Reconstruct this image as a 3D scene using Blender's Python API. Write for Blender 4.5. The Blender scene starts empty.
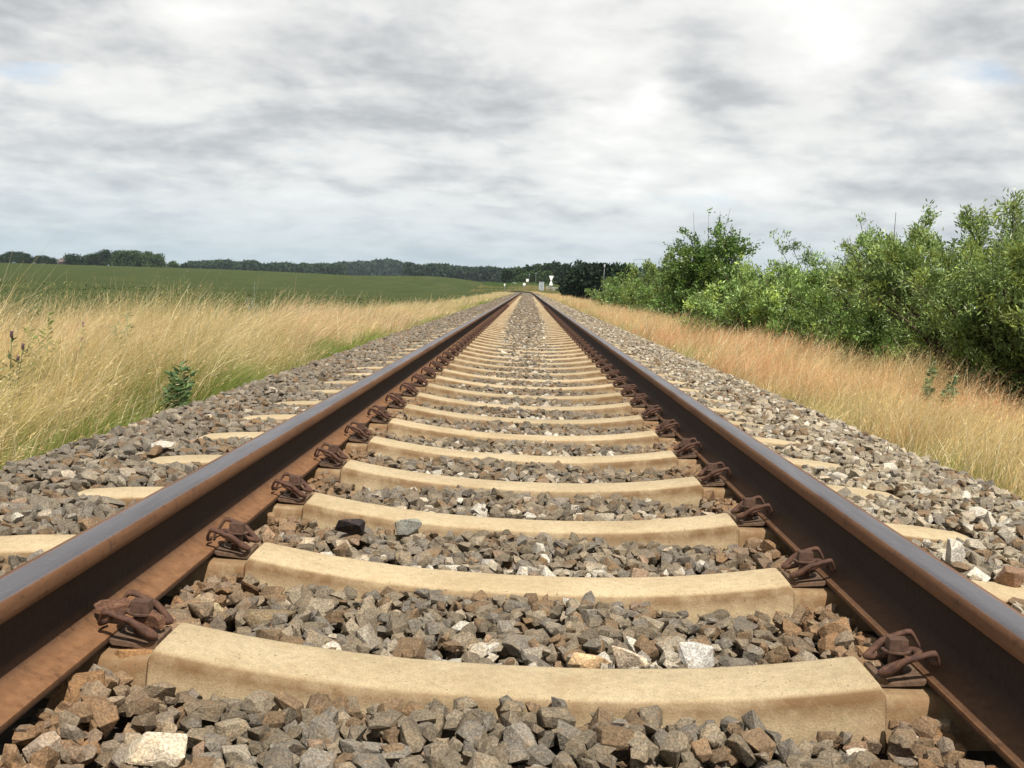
import bpy, bmesh, math, random
import numpy as np
from mathutils import Vector, Matrix, noise as mnoise

random.seed(7)
rng = np.random.default_rng(11)
R = math.radians
scene = bpy.context.scene
COL = scene.collection

# ------------------------------------------------------------------ camera
RAIL_TOP = 0.167
CAM = np.array([-0.012, 0.0, RAIL_TOP + 0.463])
F_PX = 1060.0
PITCH, YAW, ROLL = R(5.15), R(0.57), R(2.70)
fwd = Vector((-math.sin(YAW) * math.cos(PITCH), math.cos(YAW) * math.cos(PITCH), -math.sin(PITCH)))
right0 = Vector((math.cos(YAW), math.sin(YAW), 0))
up0 = right0.cross(fwd)
right = right0 * math.cos(ROLL) + up0 * math.sin(ROLL)
up = right.cross(fwd)
cam_data = bpy.data.cameras.new("camera")
cam_data.sensor_width = 36.0
cam_data.lens = 36.0 * F_PX / 1024.0
cam_data.clip_start = 0.05
cam_data.clip_end = 20000
cam = bpy.data.objects.new("camera", cam_data)
M = Matrix.Identity(4)
for i in range(3):
    M[i][0], M[i][1], M[i][2], M[i][3] = right[i], up[i], -fwd[i], CAM[i]
cam.matrix_world = M
COL.objects.link(cam)
scene.camera = cam


def ray(px, py):
    return np.array(fwd * F_PX + right * (px - 512) - up * (py - 384)) / F_PX


def at(px, py, Y):
    d = ray(px, py)
    return CAM + d * (Y / d[1])


def hit(px, py, z):
    d = ray(px, py)
    return CAM + d * ((z - CAM[2]) / d[2])


# ------------------------------------------------------------------ helpers
def props(o, label=None, cat=None, group=None, kind=None):
    if label: o["label"] = label
    if cat: o["category"] = cat
    if group: o["group"] = group
    if kind: o["kind"] = kind
    return o


def empty(name, loc, rz=0.0):
    o = bpy.data.objects.new(name, None)
    o.empty_display_size = 0.1
    o.location = loc
    o.rotation_euler = (0, 0, rz)
    COL.objects.link(o)
    return o


def link(name, me, parent=None, loc=None):
    o = bpy.data.objects.new(name, me)
    COL.objects.link(o)
    if parent is not None:
        o.parent = parent
    if loc is not None:
        o.location = loc
    return o


def np_mesh(name, V, faces, mat, col=None, smooth=False, sharp=None):
    """V (n,3); faces: list of int arrays (m,k)."""
    me = bpy.data.meshes.new(name)
    V = np.ascontiguousarray(V, dtype=np.float32)
    me.vertices.add(len(V))
    me.vertices.foreach_set("co", V.ravel())
    nl = sum(f.size for f in faces)
    nf = sum(len(f) for f in faces)
    me.loops.add(nl)
    me.polygons.add(nf)
    me.loops.foreach_set("vertex_index", np.concatenate([f.ravel() for f in faces]).astype(np.int32))
    tot = np.concatenate([np.full(len(f), f.shape[1]) for f in faces]).astype(np.int32)
    start = np.concatenate([[0], np.cumsum(tot)[:-1]]).astype(np.int32)
    me.polygons.foreach_set("loop_start", start)
    me.polygons.foreach_set("loop_total", tot)
    me.polygons.foreach_set("use_smooth", np.full(nf, smooth, dtype=bool))
    if col is not None:
        a = me.attributes.new("tint", "FLOAT_COLOR", "POINT")
        c = np.ones((len(V), 4), dtype=np.float32)
        c[:, :3] = col
        a.data.foreach_set("color", c.ravel())
    me.update(calc_edges=True)
    if sharp is not None:
        bm = bmesh.new(); bm.from_mesh(me)
        for e in bm.edges:
            if len(e.link_faces) == 2 and e.calc_face_angle(0) > R(sharp):
                e.smooth = False
        bm.to_mesh(me); bm.free()
    if mat is not None:
        me.materials.append(mat)
    return me


class Geo:
    """collects triangles/quads/ngons for one mesh"""
    def __init__(self):
        self.v, self.f = [], []

    def add(self, verts, faces):
        n = len(self.v)
        self.v += [tuple(map(float, p)) for p in verts]
        self.f += [[i + n for i in f] for f in faces]

    def box(self, c, s, rz=0.0):
        cx, cy, cz = c
        sx, sy, sz = s[0] / 2, s[1] / 2, s[2] / 2
        ca, sa = math.cos(rz), math.sin(rz)
        vs = []
        for dz in (-sz, sz):
            for dx, dy in ((-sx, -sy), (sx, -sy), (sx, sy), (-sx, sy)):
                vs.append((cx + dx * ca - dy * sa, cy + dx * sa + dy * ca, cz + dz))
        self.add(vs, [[3, 2, 1, 0], [4, 5, 6, 7], [0, 1, 5, 4], [1, 2, 6, 5], [2, 3, 7, 6], [3, 0, 4, 7]])

    def tube(self, pts, rad, n=6, cap=True):
        pts = [Vector(p) for p in pts]
        rads = rad if hasattr(rad, "__len__") else [rad] * len(pts)
        vs, fs = [], []
        ref = None
        for i, p in enumerate(pts):
            t = (pts[min(i + 1, len(pts) - 1)] - pts[max(i - 1, 0)])
            if t.length < 1e-9: t = Vector((0, 0, 1))
            t.normalize()
            if ref is None:
                ref = t.orthogonal().normalized()
            else:
                ref = (ref - t * ref.dot(t))
                ref = ref.normalized() if ref.length > 1e-6 else t.orthogonal().normalized()
            b = t.cross(ref)
            for k in range(n):
                a = 2 * math.pi * k / n
                vs.append(p + (ref * math.cos(a) + b * math.sin(a)) * rads[i])
        for i in range(len(pts) - 1):
            for k in range(n):
                k2 = (k + 1) % n
                fs.append([i * n + k, i * n + k2, (i + 1) * n + k2, (i + 1) * n + k])
        if cap:
            fs.append(list(range(n))[::-1])
            fs.append([(len(pts) - 1) * n + k for k in range(n)])
        self.add(vs, fs)

    def prism(self, poly, thick, origin, ex, ey, ez):
        """flat polygon in (ex,ey), extruded by thick along ez"""
        o, ex, ey, ez = map(Vector, (origin, ex, ey, ez))
        n = len(poly)
        vs = [o + ex * a + ey * b for a, b in poly] + [o + ex * a + ey * b + ez * thick for a, b in poly]
        fs = [list(range(n))[::-1], list(range(n, 2 * n))]
        for i in range(n):
            j = (i + 1) % n
            fs.append([i, j, n + j, n + i])
        self.add(vs, fs)

    def mesh(self, name, mat, smooth=False, sharp=None, bevel=0.0):
        me = bpy.data.meshes.new(name)
        me.from_pydata(self.v, [], self.f)
        bm = bmesh.new(); bm.from_mesh(me)
        bmesh.ops.recalc_face_normals(bm, faces=bm.faces)
        if bevel:
            es = [e for e in bm.edges if len(e.link_faces) == 2 and e.calc_face_angle(0) > R(30)]
            bmesh.ops.bevel(bm, geom=es, offset=bevel, segments=2, affect="EDGES", profile=0.6)
        for f in bm.faces: f.smooth = smooth
        if sharp is not None:
            for e in bm.edges:
                if len(e.link_faces) == 2 and e.calc_face_angle(0) > R(sharp): e.smooth = False
        bm.to_mesh(me); bm.free()
        if mat is not None: me.materials.append(mat)
        return me


def catmull(pts, n=5):
    P = [np.array(p, float) for p in pts]
    P = [2 * P[0] - P[1]] + P + [2 * P[-1] - P[-2]]
    out = []
    for i in range(1, len(P) - 2):
        for k in range(n):
            t = k / n
            out.append(0.5 * ((2 * P[i]) + (-P[i - 1] + P[i + 1]) * t + (2 * P[i - 1] - 5 * P[i] + 4 * P[i + 1] - P[i + 2]) * t * t
                              + (-P[i - 1] + 3 * P[i] - 3 * P[i + 1] + P[i + 2]) * t ** 3))
    out.append(P[-2])
    return out


def smooth01(a, b, x):
    t = np.clip((np.asarray(x, float) - a) / (b - a), 0, 1)
    return t * t * (3 - 2 * t)


def vnoise(x, y, s=1.0, seed=0):
    """cheap value noise in numpy, 0..1"""
    x = np.asarray(x, float) * s + seed * 17.3
    y = np.asarray(y, float) * s + seed * 9.1
    xi, yi = np.floor(x), np.floor(y)
    fx, fy = x - xi, y - yi
    fx, fy = fx * fx * (3 - 2 * fx), fy * fy * (3 - 2 * fy)

    def h(a, b):
        v = np.sin(a * 127.1 + b * 311.7) * 43758.5453
        return v - np.floor(v)
    return (h(xi, yi) * (1 - fx) + h(xi + 1, yi) * fx) * (1 - fy) + (h(xi, yi + 1) * (1 - fx) + h(xi + 1, yi + 1) * fx) * fy


# ------------------------------------------------------------------ materials
class NT:
    def __init__(self, name):
        self.m = bpy.data.materials.new(name)
        self.m.use_nodes = True
        self.t = self.m.node_tree
        self.n = self.t.nodes
        self.b = self.n["Principled BSDF"]
        self.out = self.n["Material Output"]

    def new(self, typ, **kw):
        nd = self.n.new(typ)
        for k, v in kw.items():
            setattr(nd, k, v)
        return nd

    def l(self, a, b):
        self.t.links.new(a, b)

    def noise(self, scale, detail=4, rough=0.55, vec=None, dist=0.0):
        nd = self.new("ShaderNodeTexNoise")
        nd.inputs["Scale"].default_value = scale
        nd.inputs["Detail"].default_value = detail
        nd.inputs["Roughness"].default_value = rough
        nd.inputs["Distortion"].default_value = dist
        if vec is None:
            vec = self.pos()
        self.l(vec, nd.inputs["Vector"])
        return nd.outputs["Fac"]

    def pos(self):
        if not hasattr(self, "_pos"):
            self._pos = self.new("ShaderNodeNewGeometry").outputs["Position"]
        return self._pos

    def obj(self):
        if not hasattr(self, "_obj"):
            self._obj = self.new("ShaderNodeTexCoord").outputs["Object"]
        return self._obj

    def ramp(self, fac, stops, interp="LINEAR"):
        nd = self.new("ShaderNodeValToRGB")
        cr = nd.color_ramp
        cr.interpolation = interp
        while len(cr.elements) < len(stops): cr.elements.new(0.5)
        for e, (p, c) in zip(cr.elements, stops):
            e.position = p
            e.color = (c, c, c, 1) if not hasattr(c, "__len__") else (*c, 1)
        self.l(fac, nd.inputs["Fac"])
        return nd.outputs["Color"]

    def mix(self, fac, a, b, blend="MIX"):
        nd = self.new("ShaderNodeMix", data_type="RGBA", blend_type=blend)
        ins = [nd.inputs[0], nd.inputs[6], nd.inputs[7]]
        for s, v in zip(ins, (fac, a, b)):
            if hasattr(v, "is_output"): self.l(v, s)
            elif hasattr(v, "__len__"): s.default_value = (*v, 1)
            else: s.default_value = v if s is ins[0] else (v, v, v, 1)
        return nd.outputs[2]

    def math(self, op, a, b=0.0, clamp=False):
        nd = self.new("ShaderNodeMath", operation=op, use_clamp=clamp)
        for s, v in zip(nd.inputs, (a, b)):
            if hasattr(v, "is_output"): self.l(v, s)
            else: s.default_value = v
        return nd.outputs[0]

    def tint(self, name="tint"):
        nd = self.new("ShaderNodeAttribute", attribute_name=name)
        return nd.outputs["Color"]

    def bump(self, h, strength=0.3, dist=0.01):
        nd = self.new("ShaderNodeBump")
        nd.inputs["Strength"].default_value = strength
        nd.inputs["Distance"].default_value = dist
        self.l(h, nd.inputs["Height"])
        self.l(nd.outputs["Normal"], self.b.inputs["Normal"])

    def base(self, c, rough=0.8, spec=0.3, metal=0.0):
        if hasattr(c, "is_output"): self.l(c, self.b.inputs["Base Color"])
        else: self.b.inputs["Base Color"].default_value = (*c, 1)
        for k, v in (("Roughness", rough), ("Specular IOR Level", spec), ("Metallic", metal)):
            if hasattr(v, "is_output"): self.l(v, self.b.inputs[k])
            else: self.b.inputs[k].default_value = v
        return self.m


def leaf_material(name, transl=0.3, rough=0.5, spec=0.35, var=0.35, tone=(1, 1, 1)):
    k = NT(name)
    c = k.mix(1.0, k.tint(), tone, "MULTIPLY")
    nz = k.noise(3.0, 2)
    c = k.mix(var, c, k.mix(1.0, c, k.ramp(nz, [(0.3, 0.55), (0.7, 1.35)]), "MULTIPLY"))
    k.base(c, rough, spec)
    tr = k.new("ShaderNodeBsdfTranslucent")
    k.l(c, tr.inputs["Color"])
    mx = k.new("ShaderNodeMixShader")
    mx.inputs[0].default_value = transl
    k.l(k.b.outputs[0], mx.inputs[1]); k.l(tr.outputs[0], mx.inputs[2])
    k.l(mx.outputs[0], k.out.inputs["Surface"])
    return k.m


def simple(name, col, rough=0.6, spec=0.4, metal=0.0, nscale=20.0, amt=0.25):
    k = NT(name)
    n = k.noise(nscale, 4)
    c = k.mix(1.0, col, k.ramp(n, [(0.3, 1 - amt), (0.7, 1 + amt)]), "MULTIPLY")
    return k.base(c, rough, spec, metal)


# stones
def stone_material():
    k = NT("ballast_rock")
    t = k.tint()
    n1 = k.noise(28, 3, 0.6)
    n2 = k.noise(260, 3, 0.7)
    n3 = k.noise(70, 4, 0.65)
    c = k.mix(1.0, t, k.ramp(n1, [(0.25, (0.72, 0.70, 0.68)), (0.5, (1, 1, 1)), (0.75, (1.22, 1.12, 0.98))]), "MULTIPLY")
    c = k.mix(1.0, c, k.ramp(n2, [(0.3, 0.50), (0.5, 0.98), (0.70, 1.65)]), "MULTIPLY")
    c = k.mix(k.ramp(n3, [(0.56, 0.0), (0.68, 0.55)]), c, (0.21, 0.135, 0.075))
    k.bump(k.math("ADD", n3, k.math("MULTIPLY", n2, 0.35)), 0.55, 0.006)
    return k.base(c, 0.85, 0.25)


def concrete_material():
    k = NT("sleeper_concrete")
    o = k.pos()
    n1 = k.noise(5, 5, 0.6)
    n2 = k.noise(60, 4, 0.6)
    n3 = k.noise(300, 2)
    c = k.ramp(n1, [(0.25, (0.37, 0.285, 0.170)), (0.5, (0.445, 0.355, 0.222)), (0.78, (0.51, 0.42, 0.275))])
    c = k.mix(1.0, c, k.ramp(n2, [(0.3, 0.86), (0.6, 1.06)]), "MULTIPLY")
    oi = k.new("ShaderNodeObjectInfo")
    c = k.mix(1.0, c, k.ramp(oi.outputs["Random"], [(0.0, (0.86, 0.85, 0.83)), (0.5, (1, 1, 1)), (1.0, (1.08, 1.06, 1.03))]), "MULTIPLY")
    c = k.mix(1.0, c, k.ramp(n3, [(0.3, 0.80), (0.5, 1.0), (0.72, 1.18)]), "MULTIPLY")
    blot = k.ramp(k.noise(16, 6, 0.7), [(0.54, 0.0), (0.72, 0.5)])
    c = k.mix(blot, c, (0.34, 0.235, 0.125))
    # dirty band on the sides under the top arris, and rust run-off near the fastenings
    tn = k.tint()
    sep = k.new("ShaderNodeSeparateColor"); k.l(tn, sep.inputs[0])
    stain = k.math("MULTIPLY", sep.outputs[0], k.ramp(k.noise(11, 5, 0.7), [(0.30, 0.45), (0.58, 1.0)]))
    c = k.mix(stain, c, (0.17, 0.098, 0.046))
    rust = k.math("MULTIPLY", sep.outputs[1], k.ramp(k.noise(22, 4, 0.6), [(0.38, 0.1), (0.62, 0.95)]))
    c = k.mix(k.math('MULTIPLY', rust, 0.9), c, (0.22, 0.125, 0.060))
    spots = k.ramp(k.noise(120, 1), [(0.70, 0.0), (0.75, 0.7)])
    c = k.mix(spots, c, (0.12, 0.085, 0.05))
    # faint streaks along the track
    mp = k.new("ShaderNodeMapping"); mp.inputs["Scale"].default_value = (90, 4, 4)
    k.l(o, mp.inputs["Vector"])
    st = k.ramp(k.noise(1.0, 3, 0.6, mp.outputs[0]), [(0.66, 0.0), (0.80, 0.28)])
    c = k.mix(st, c, (0.28, 0.18, 0.09))
    k.bump(k.math("ADD", k.math("MULTIPLY", n3, 0.5), n2), 0.42, 0.004)
    return k.base(c, 0.88, 0.25)


def rail_material():
    k = NT("rail_steel")
    a = k.tint()
    sep = k.new("ShaderNodeSeparateColor"); k.l(a, sep.inputs[0])
    pol, foot = sep.outputs[0], sep.outputs[1]
    mp = k.new("ShaderNodeMapping"); mp.inputs["Scale"].default_value = (9, 0.7, 9)
    k.l(k.pos(), mp.inputs["Vector"])
    ns = k.noise(3.0, 5, 0.65, mp.outputs[0])
    nf = k.noise(90, 4, 0.65)
    rust = k.ramp(nf, [(0.3, (0.020, 0.011, 0.008)), (0.7, (0.036, 0.019, 0.012))])  # web rust extra dark, shade beneath the head included in its colour
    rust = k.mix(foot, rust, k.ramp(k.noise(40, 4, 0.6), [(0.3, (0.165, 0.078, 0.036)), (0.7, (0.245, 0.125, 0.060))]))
    head = sep.outputs[2]
    rust = k.mix(head, rust, k.ramp(ns, [(0.3, (0.105, 0.048, 0.024)), (0.7, (0.20, 0.098, 0.046))]))
    edge = k.math("ADD", pol, k.math("MULTIPLY", k.math("SUBTRACT", ns, 0.5), 0.35))
    m = k.ramp(edge, [(0.32, 0.0), (0.86, 1.0)])
    steel = k.ramp(ns, [(0.25, (0.17, 0.155, 0.165)), (0.75, (0.30, 0.29, 0.315))])
    c = k.mix(m, rust, steel)
    ro = k.math("SUBTRACT", 0.85, k.math("MULTIPLY", m, 0.42))
    flk = k.ramp(k.noise(38, 5, 0.7), [(0.55, 0.0), (0.70, 0.6)])
    c = k.mix(k.math('MULTIPLY', flk, k.math('SUBTRACT', 1.0, m)), c, (0.045, 0.022, 0.014))
    k.bump(nf, 0.45, 0.003)
    return k.base(c, ro, 0.25, k.math("MULTIPLY", m, 0.85))


def rusty(name, c0, c1, rough=0.75):
    k = NT(name)
    n = k.noise(90, 4, 0.65)
    c = k.ramp(n, [(0.3, c0), (0.7, c1)])
    k.bump(n, 0.4, 0.003)
    return k.base(c, rough, 0.35)


def ground_material():
    k = NT("verge_soil")
    n = k.noise(0.7, 6, 0.6)
    n2 = k.noise(14, 4, 0.6)
    c = k.ramp(n, [(0.3, (0.10, 0.105, 0.035)), (0.55, (0.16, 0.135, 0.06)), (0.75, (0.09, 0.13, 0.035))])
    c = k.mix(1.0, c, k.ramp(n2, [(0.3, 0.6), (0.7, 1.3)]), "MULTIPLY")
    k.bump(n2, 0.6, 0.05)
    return k.base(c, 0.95, 0.1)


def field_material():
    k = NT("field_green")
    mp = k.new("ShaderNodeMapping"); mp.inputs["Scale"].default_value = (0.35, 0.06, 1)
    k.l(k.pos(), mp.inputs["Vector"])
    n = k.noise(1.0, 6, 0.6, mp.outputs[0])
    n2 = k.noise(2.5, 5, 0.65)
    c = k.ramp(n, [(0.30, (0.040, 0.056, 0.018)), (0.5, (0.053, 0.070, 0.023)), (0.68, (0.072, 0.084, 0.031))])
    c = k.mix(1.0, c, k.ramp(n2, [(0.3, 0.62), (0.7, 1.42)]), "MULTIPLY")
    tuft = k.ramp(k.noise(0.9, 3, 0.7), [(0.66, 0.0), (0.74, 0.55)])
    c = k.mix(tuft, c, (0.115, 0.125, 0.055))
    k.bump(n2, 0.8, 0.2)
    return k.base(c, 0.95, 0.05)


def bed_material():
    k = NT("ballast_bed_gravel")
    v = k.new("ShaderNodeTexVoronoi"); v.inputs["Scale"].default_value = 22
    k.l(k.pos(), v.inputs["Vector"])
    hsv = k.new("ShaderNodeSeparateColor"); k.l(v.outputs["Color"], hsv.inputs[0])
    c = k.ramp(hsv.outputs[0], [(0.0, (0.075, 0.062, 0.045)), (0.5, (0.15, 0.125, 0.092)), (0.85, (0.21, 0.18, 0.135)), (1.0, (0.38, 0.34, 0.28))])
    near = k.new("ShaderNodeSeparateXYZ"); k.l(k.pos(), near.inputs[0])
    f = k.ramp(k.math("DIVIDE", near.outputs[1], 60.0), [(0.45, 0.25), (0.8, 1.0)])  # near bed darkened, painting shade into the gaps between stones
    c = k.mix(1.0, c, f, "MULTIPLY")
    inv = k.math("SUBTRACT", 1.0, v.outputs["Distance"])
    k.bump(inv, 0.8, 0.03)
    return k.base(c, 0.9, 0.2)


MAT = dict(
    stone=stone_material(), concrete=concrete_material(), rail=rail_material(),
    clip=rusty("clip_rust", (0.042, 0.020, 0.014), (0.120, 0.056, 0.034)),
    plate=rusty("plate_steel", (0.075, 0.046, 0.030), (0.17, 0.105, 0.066), 0.7),
    screw=rusty("screw_rust", (0.055, 0.028, 0.019), (0.115, 0.064, 0.042)),
    ground=ground_material(), field=field_material(), bed=bed_material(),
    grass=leaf_material("dry_grass_blades", 0.45, 0.65, 0.2, 0.25),
    leaf=leaf_material("shrub_leaves", 0.34, 0.40, 0.5, 0.45),
    farleaf=leaf_material("tree_leaves", 0.15, 0.7, 0.15, 0.5),
    bark=simple("bark", (0.085, 0.065, 0.045), 0.9, 0.1),
    white=simple("white_paint", (0.80, 0.80, 0.78), 0.5, 0.4, amt=0.06),
    grey=simple("grey_paint", (0.36, 0.40, 0.43), 0.6, 0.3, amt=0.12),
    galv=simple("galvanised_steel", (0.20, 0.215, 0.22), 0.55, 0.4, 0.3, amt=0.12),
    brick=simple("brick_wall", (0.16, 0.09, 0.075), 0.9, 0.1, amt=0.2),
    roof=simple("roof_tiles", (0.13, 0.10, 0.10), 0.9, 0.1),
    glass=simple("dark_glass", (0.03, 0.04, 0.05), 0.15, 0.5, amt=0.1),
    rubber=simple("tyre_rubber", (0.03, 0.03, 0.03), 0.85, 0.2),
)

# ------------------------------------------------------------------ terrain
def gh(X, Y):
    """ground height"""
    X, Y = np.asarray(X, float), np.asarray(Y, float)
    ax = np.abs(X)
    z = -0.22 - 0.20 * smooth01(1.9, 3.2, ax) - 0.12 * smooth01(3.4, 6.0, -X)
    leftm = smooth01(6, 30, -X)
    z = z + leftm * (1.35 * smooth01(60, 420, Y) + 1.75 * np.exp(-((X + 75) / 70) ** 2 - ((Y - 330) / 130) ** 2))
    z = z + 2.3 * smooth01(199, 290, Y) * smooth01(-60, -5, X)
    z = z - 1.0 * smooth01(291, 296, Y) * smooth01(312, 306, Y) * smooth01(-45, -30, X) * smooth01(4, 0, X)
    z = z + 0.9 * smooth01(420, 900, Y)
    return z


def sheet(name, xs, ys, zf, mat):
    X, Y = np.meshgrid(xs, ys)
    V = np.stack([X, Y, zf(X, Y)], -1).reshape(-1, 3)
    nx, ny = len(xs), len(ys)
    i = np.arange(nx * ny).reshape(ny, nx)
    F = np.stack([i[:-1, :-1], i[:-1, 1:], i[1:, 1:], i[1:, :-1]], -1).reshape(-1, 4)
    return np_mesh(name, V, [F], mat, smooth=True)


xs = np.unique(np.concatenate([np.linspace(-3000, -300, 28), np.linspace(-300, -30, 55), np.linspace(-30, -7, 24), np.linspace(-7, 7, 57), np.linspace(7, 40, 23), np.linspace(40, 3000, 45)]))
ys = np.unique(np.concatenate([np.linspace(-40, 40, 81), np.linspace(40, 320, 113), np.linspace(320, 1000, 69), np.linspace(1000, 6000, 26)]))
o = link("ground", sheet("ground", xs, ys, gh, MAT["ground"])); props(o, kind="structure")
xf = np.unique(np.concatenate([np.linspace(-1200, -300, 19), np.linspace(-300, -30, 55), np.linspace(-30, -4.4, 30)]))
yf = np.unique(np.concatenate([np.linspace(-30, 40, 71), np.linspace(40, 320, 113), np.linspace(320, 560, 25)]))
o = link("field", sheet("field", xf, yf, lambda X, Y: gh(X, Y) + 0.03, MAT["field"])); props(o, kind="structure")

# ------------------------------------------------------------------ track geometry
GAUGE_H = 0.7175
RC = GAUGE_H + 0.036
Y_CURVE, R_CURVE = 165.0, 230.0


def track_x(Y):
    return -np.maximum(np.asarray(Y, float) - Y_CURVE, 0) ** 2 / (2 * R_CURVE)


S0 = 1.758          # centre of the first sleeper that is fully in view
SPACING = 0.6


def inner_top(ax):
    return -0.034 + 0.049 * (ax / 0.595) ** 2.3


def ballast_top(x, y):
    ax = np.abs(x)
    yy = np.asarray(y, float)
    lift = 0.024 + 0.004 * smooth01(2.5, 6.5, yy)
    hump = (0.006 + 0.036 * smooth01(9.0, 24.0, yy)) * np.exp(-(ax / 0.36) ** 2)
    z = -0.074 + lift + hump + 0 * ax
    z = z + 0.030 * smooth01(0.54, 0.64, ax)
    z = np.where(ax > 0.86, -0.056 + 0.053 * smooth01(0.86, 1.06, ax), z)
    z = np.where(ax > 1.30, -0.003 + 0.014 * smooth01(1.30, 1.45, ax), z)
    z = z - 0.62 * np.maximum(ax - np.where(np.asarray(x) < 0, 1.57, 1.64), 0)
    return z + 0.016 * (vnoise(x, y, 4.0, 3) - 0.5)


# ballast bed (fines under the stones)
xb = np.array([-2.45, -2.2, -1.95, -1.64, -1.5, -1.3, -1.05, -0.86, -0.6, -0.3, 0, 0.3, 0.6, 0.86, 1.05, 1.3, 1.5, 1.64, 1.95, 2.2, 2.45])
yb = np.unique(np.concatenate([np.linspace(-3, 20, 116), np.linspace(20, 60, 81), np.linspace(60, 200, 71)]))
X, Y = np.meshgrid(xb, yb)
drop = np.where(Y < 28, 0.055, np.where(Y > 50, 0.0, 0.055 - 0.055 * (Y - 28) / 22))
V = np.stack([X + track_x(Y), Y, ballast_top(X, Y) - drop], -1).reshape(-1, 3)
nx, ny = len(xb), len(yb)
ii = np.arange(nx * ny).reshape(ny, nx)
Fq = np.stack([ii[:-1, :-1], ii[:-1, 1:], ii[1:, 1:], ii[1:, :-1]], -1).reshape(-1, 4)
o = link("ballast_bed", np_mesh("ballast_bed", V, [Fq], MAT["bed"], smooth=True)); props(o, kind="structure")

# ------------------------------------------------------------------ rails
half = [(0.0700, 0.000, 0), (0.0700, 0.0105, 1), (0.0680, 0.0120, 1), (0.0450, 0.0190, 1), (0.0250, 0.0270, 0.7), (0.0150, 0.0350, 0.3), (0.0095, 0.0480, 0),
        (0.0080, 0.0750, 0), (0.0080, 0.1000, 0), (0.0110, 0.1120, 0), (0.0200, 0.1190, 0), (0.0335, 0.1235, 0.0),
        (0.0355, 0.1260, 2), (0.0358, 0.1350, 2), (0.0350, 0.1440, 2), (0.0325, 0.1510, 2), (0.0275, 0.1560, 2.5),
        (0.0200, 0.1580, 3), (0.0100, 0.1588, 3)]


def build_rail(side):
    prof = [(x, z, m) for x, z, m in half] + [(0.0, 0.1590, 3)] + [(-x, z, m) for x, z, m in reversed(half)]
    # the running band sits a little towards the inner (gauge) side; the field side keeps a rust strip
    cols = []
    for x, z, m in prof:
        inward = -x * side           # >0 towards the track centre
        pol = 0.0
        if m >= 2.5:
            pol = 1.0 if -0.021 < inward < 0.0285 else (0.15 if inward < 0 else 0.55)
            if inward < -0.0195: pol = 0.35
        foot = (1.0 if x * -side > 0.0695 or side < 0 else 0.42) if 0.9 < m < 1.5 else (m * (1.0 if side < 0 else 0.3) if 0.2 < m < 0.8 else 0.0)  # right rail's foot slopes darkened: shade put into their colour
        head = 1.0 if m >= 2 else 0.0
        cols.append((pol, foot, head))
    yl = np.unique(np.concatenate([np.linspace(-2.0, 20, 45), np.linspace(20, 160, 36), np.linspace(160, 197, 26)]))
    n = len(prof)
    V, C = [], []
    for y in yl:
        tx = track_x(y)
        for (x, z, m), c in zip(prof, cols):
            V.append((tx + side * RC + x, y, 0.008 + z)); C.append(c)
    i = np.arange(n * len(yl)).reshape(len(yl), n)
    a = i[:, list(range(n))]
    b = np.roll(i, -1, axis=1)
    F = np.stack([a[:-1], b[:-1], b[1:], a[1:]], -1).reshape(-1, 4)
    F = F[:, ::-1]
    caps = np.stack([i[0], i[-1][::-1]])
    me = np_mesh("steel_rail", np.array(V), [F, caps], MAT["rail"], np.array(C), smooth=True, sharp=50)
    return link("steel_rail", me)


o = build_rail(-1); props(o, "rusty steel rail with polished top on the left, nearest the tall golden grass", "rail", "rails of the track")
o = build_rail(1); props(o, "rusty steel rail with polished top on the right, nearest the green bushes", "rail", "rails of the track")

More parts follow.
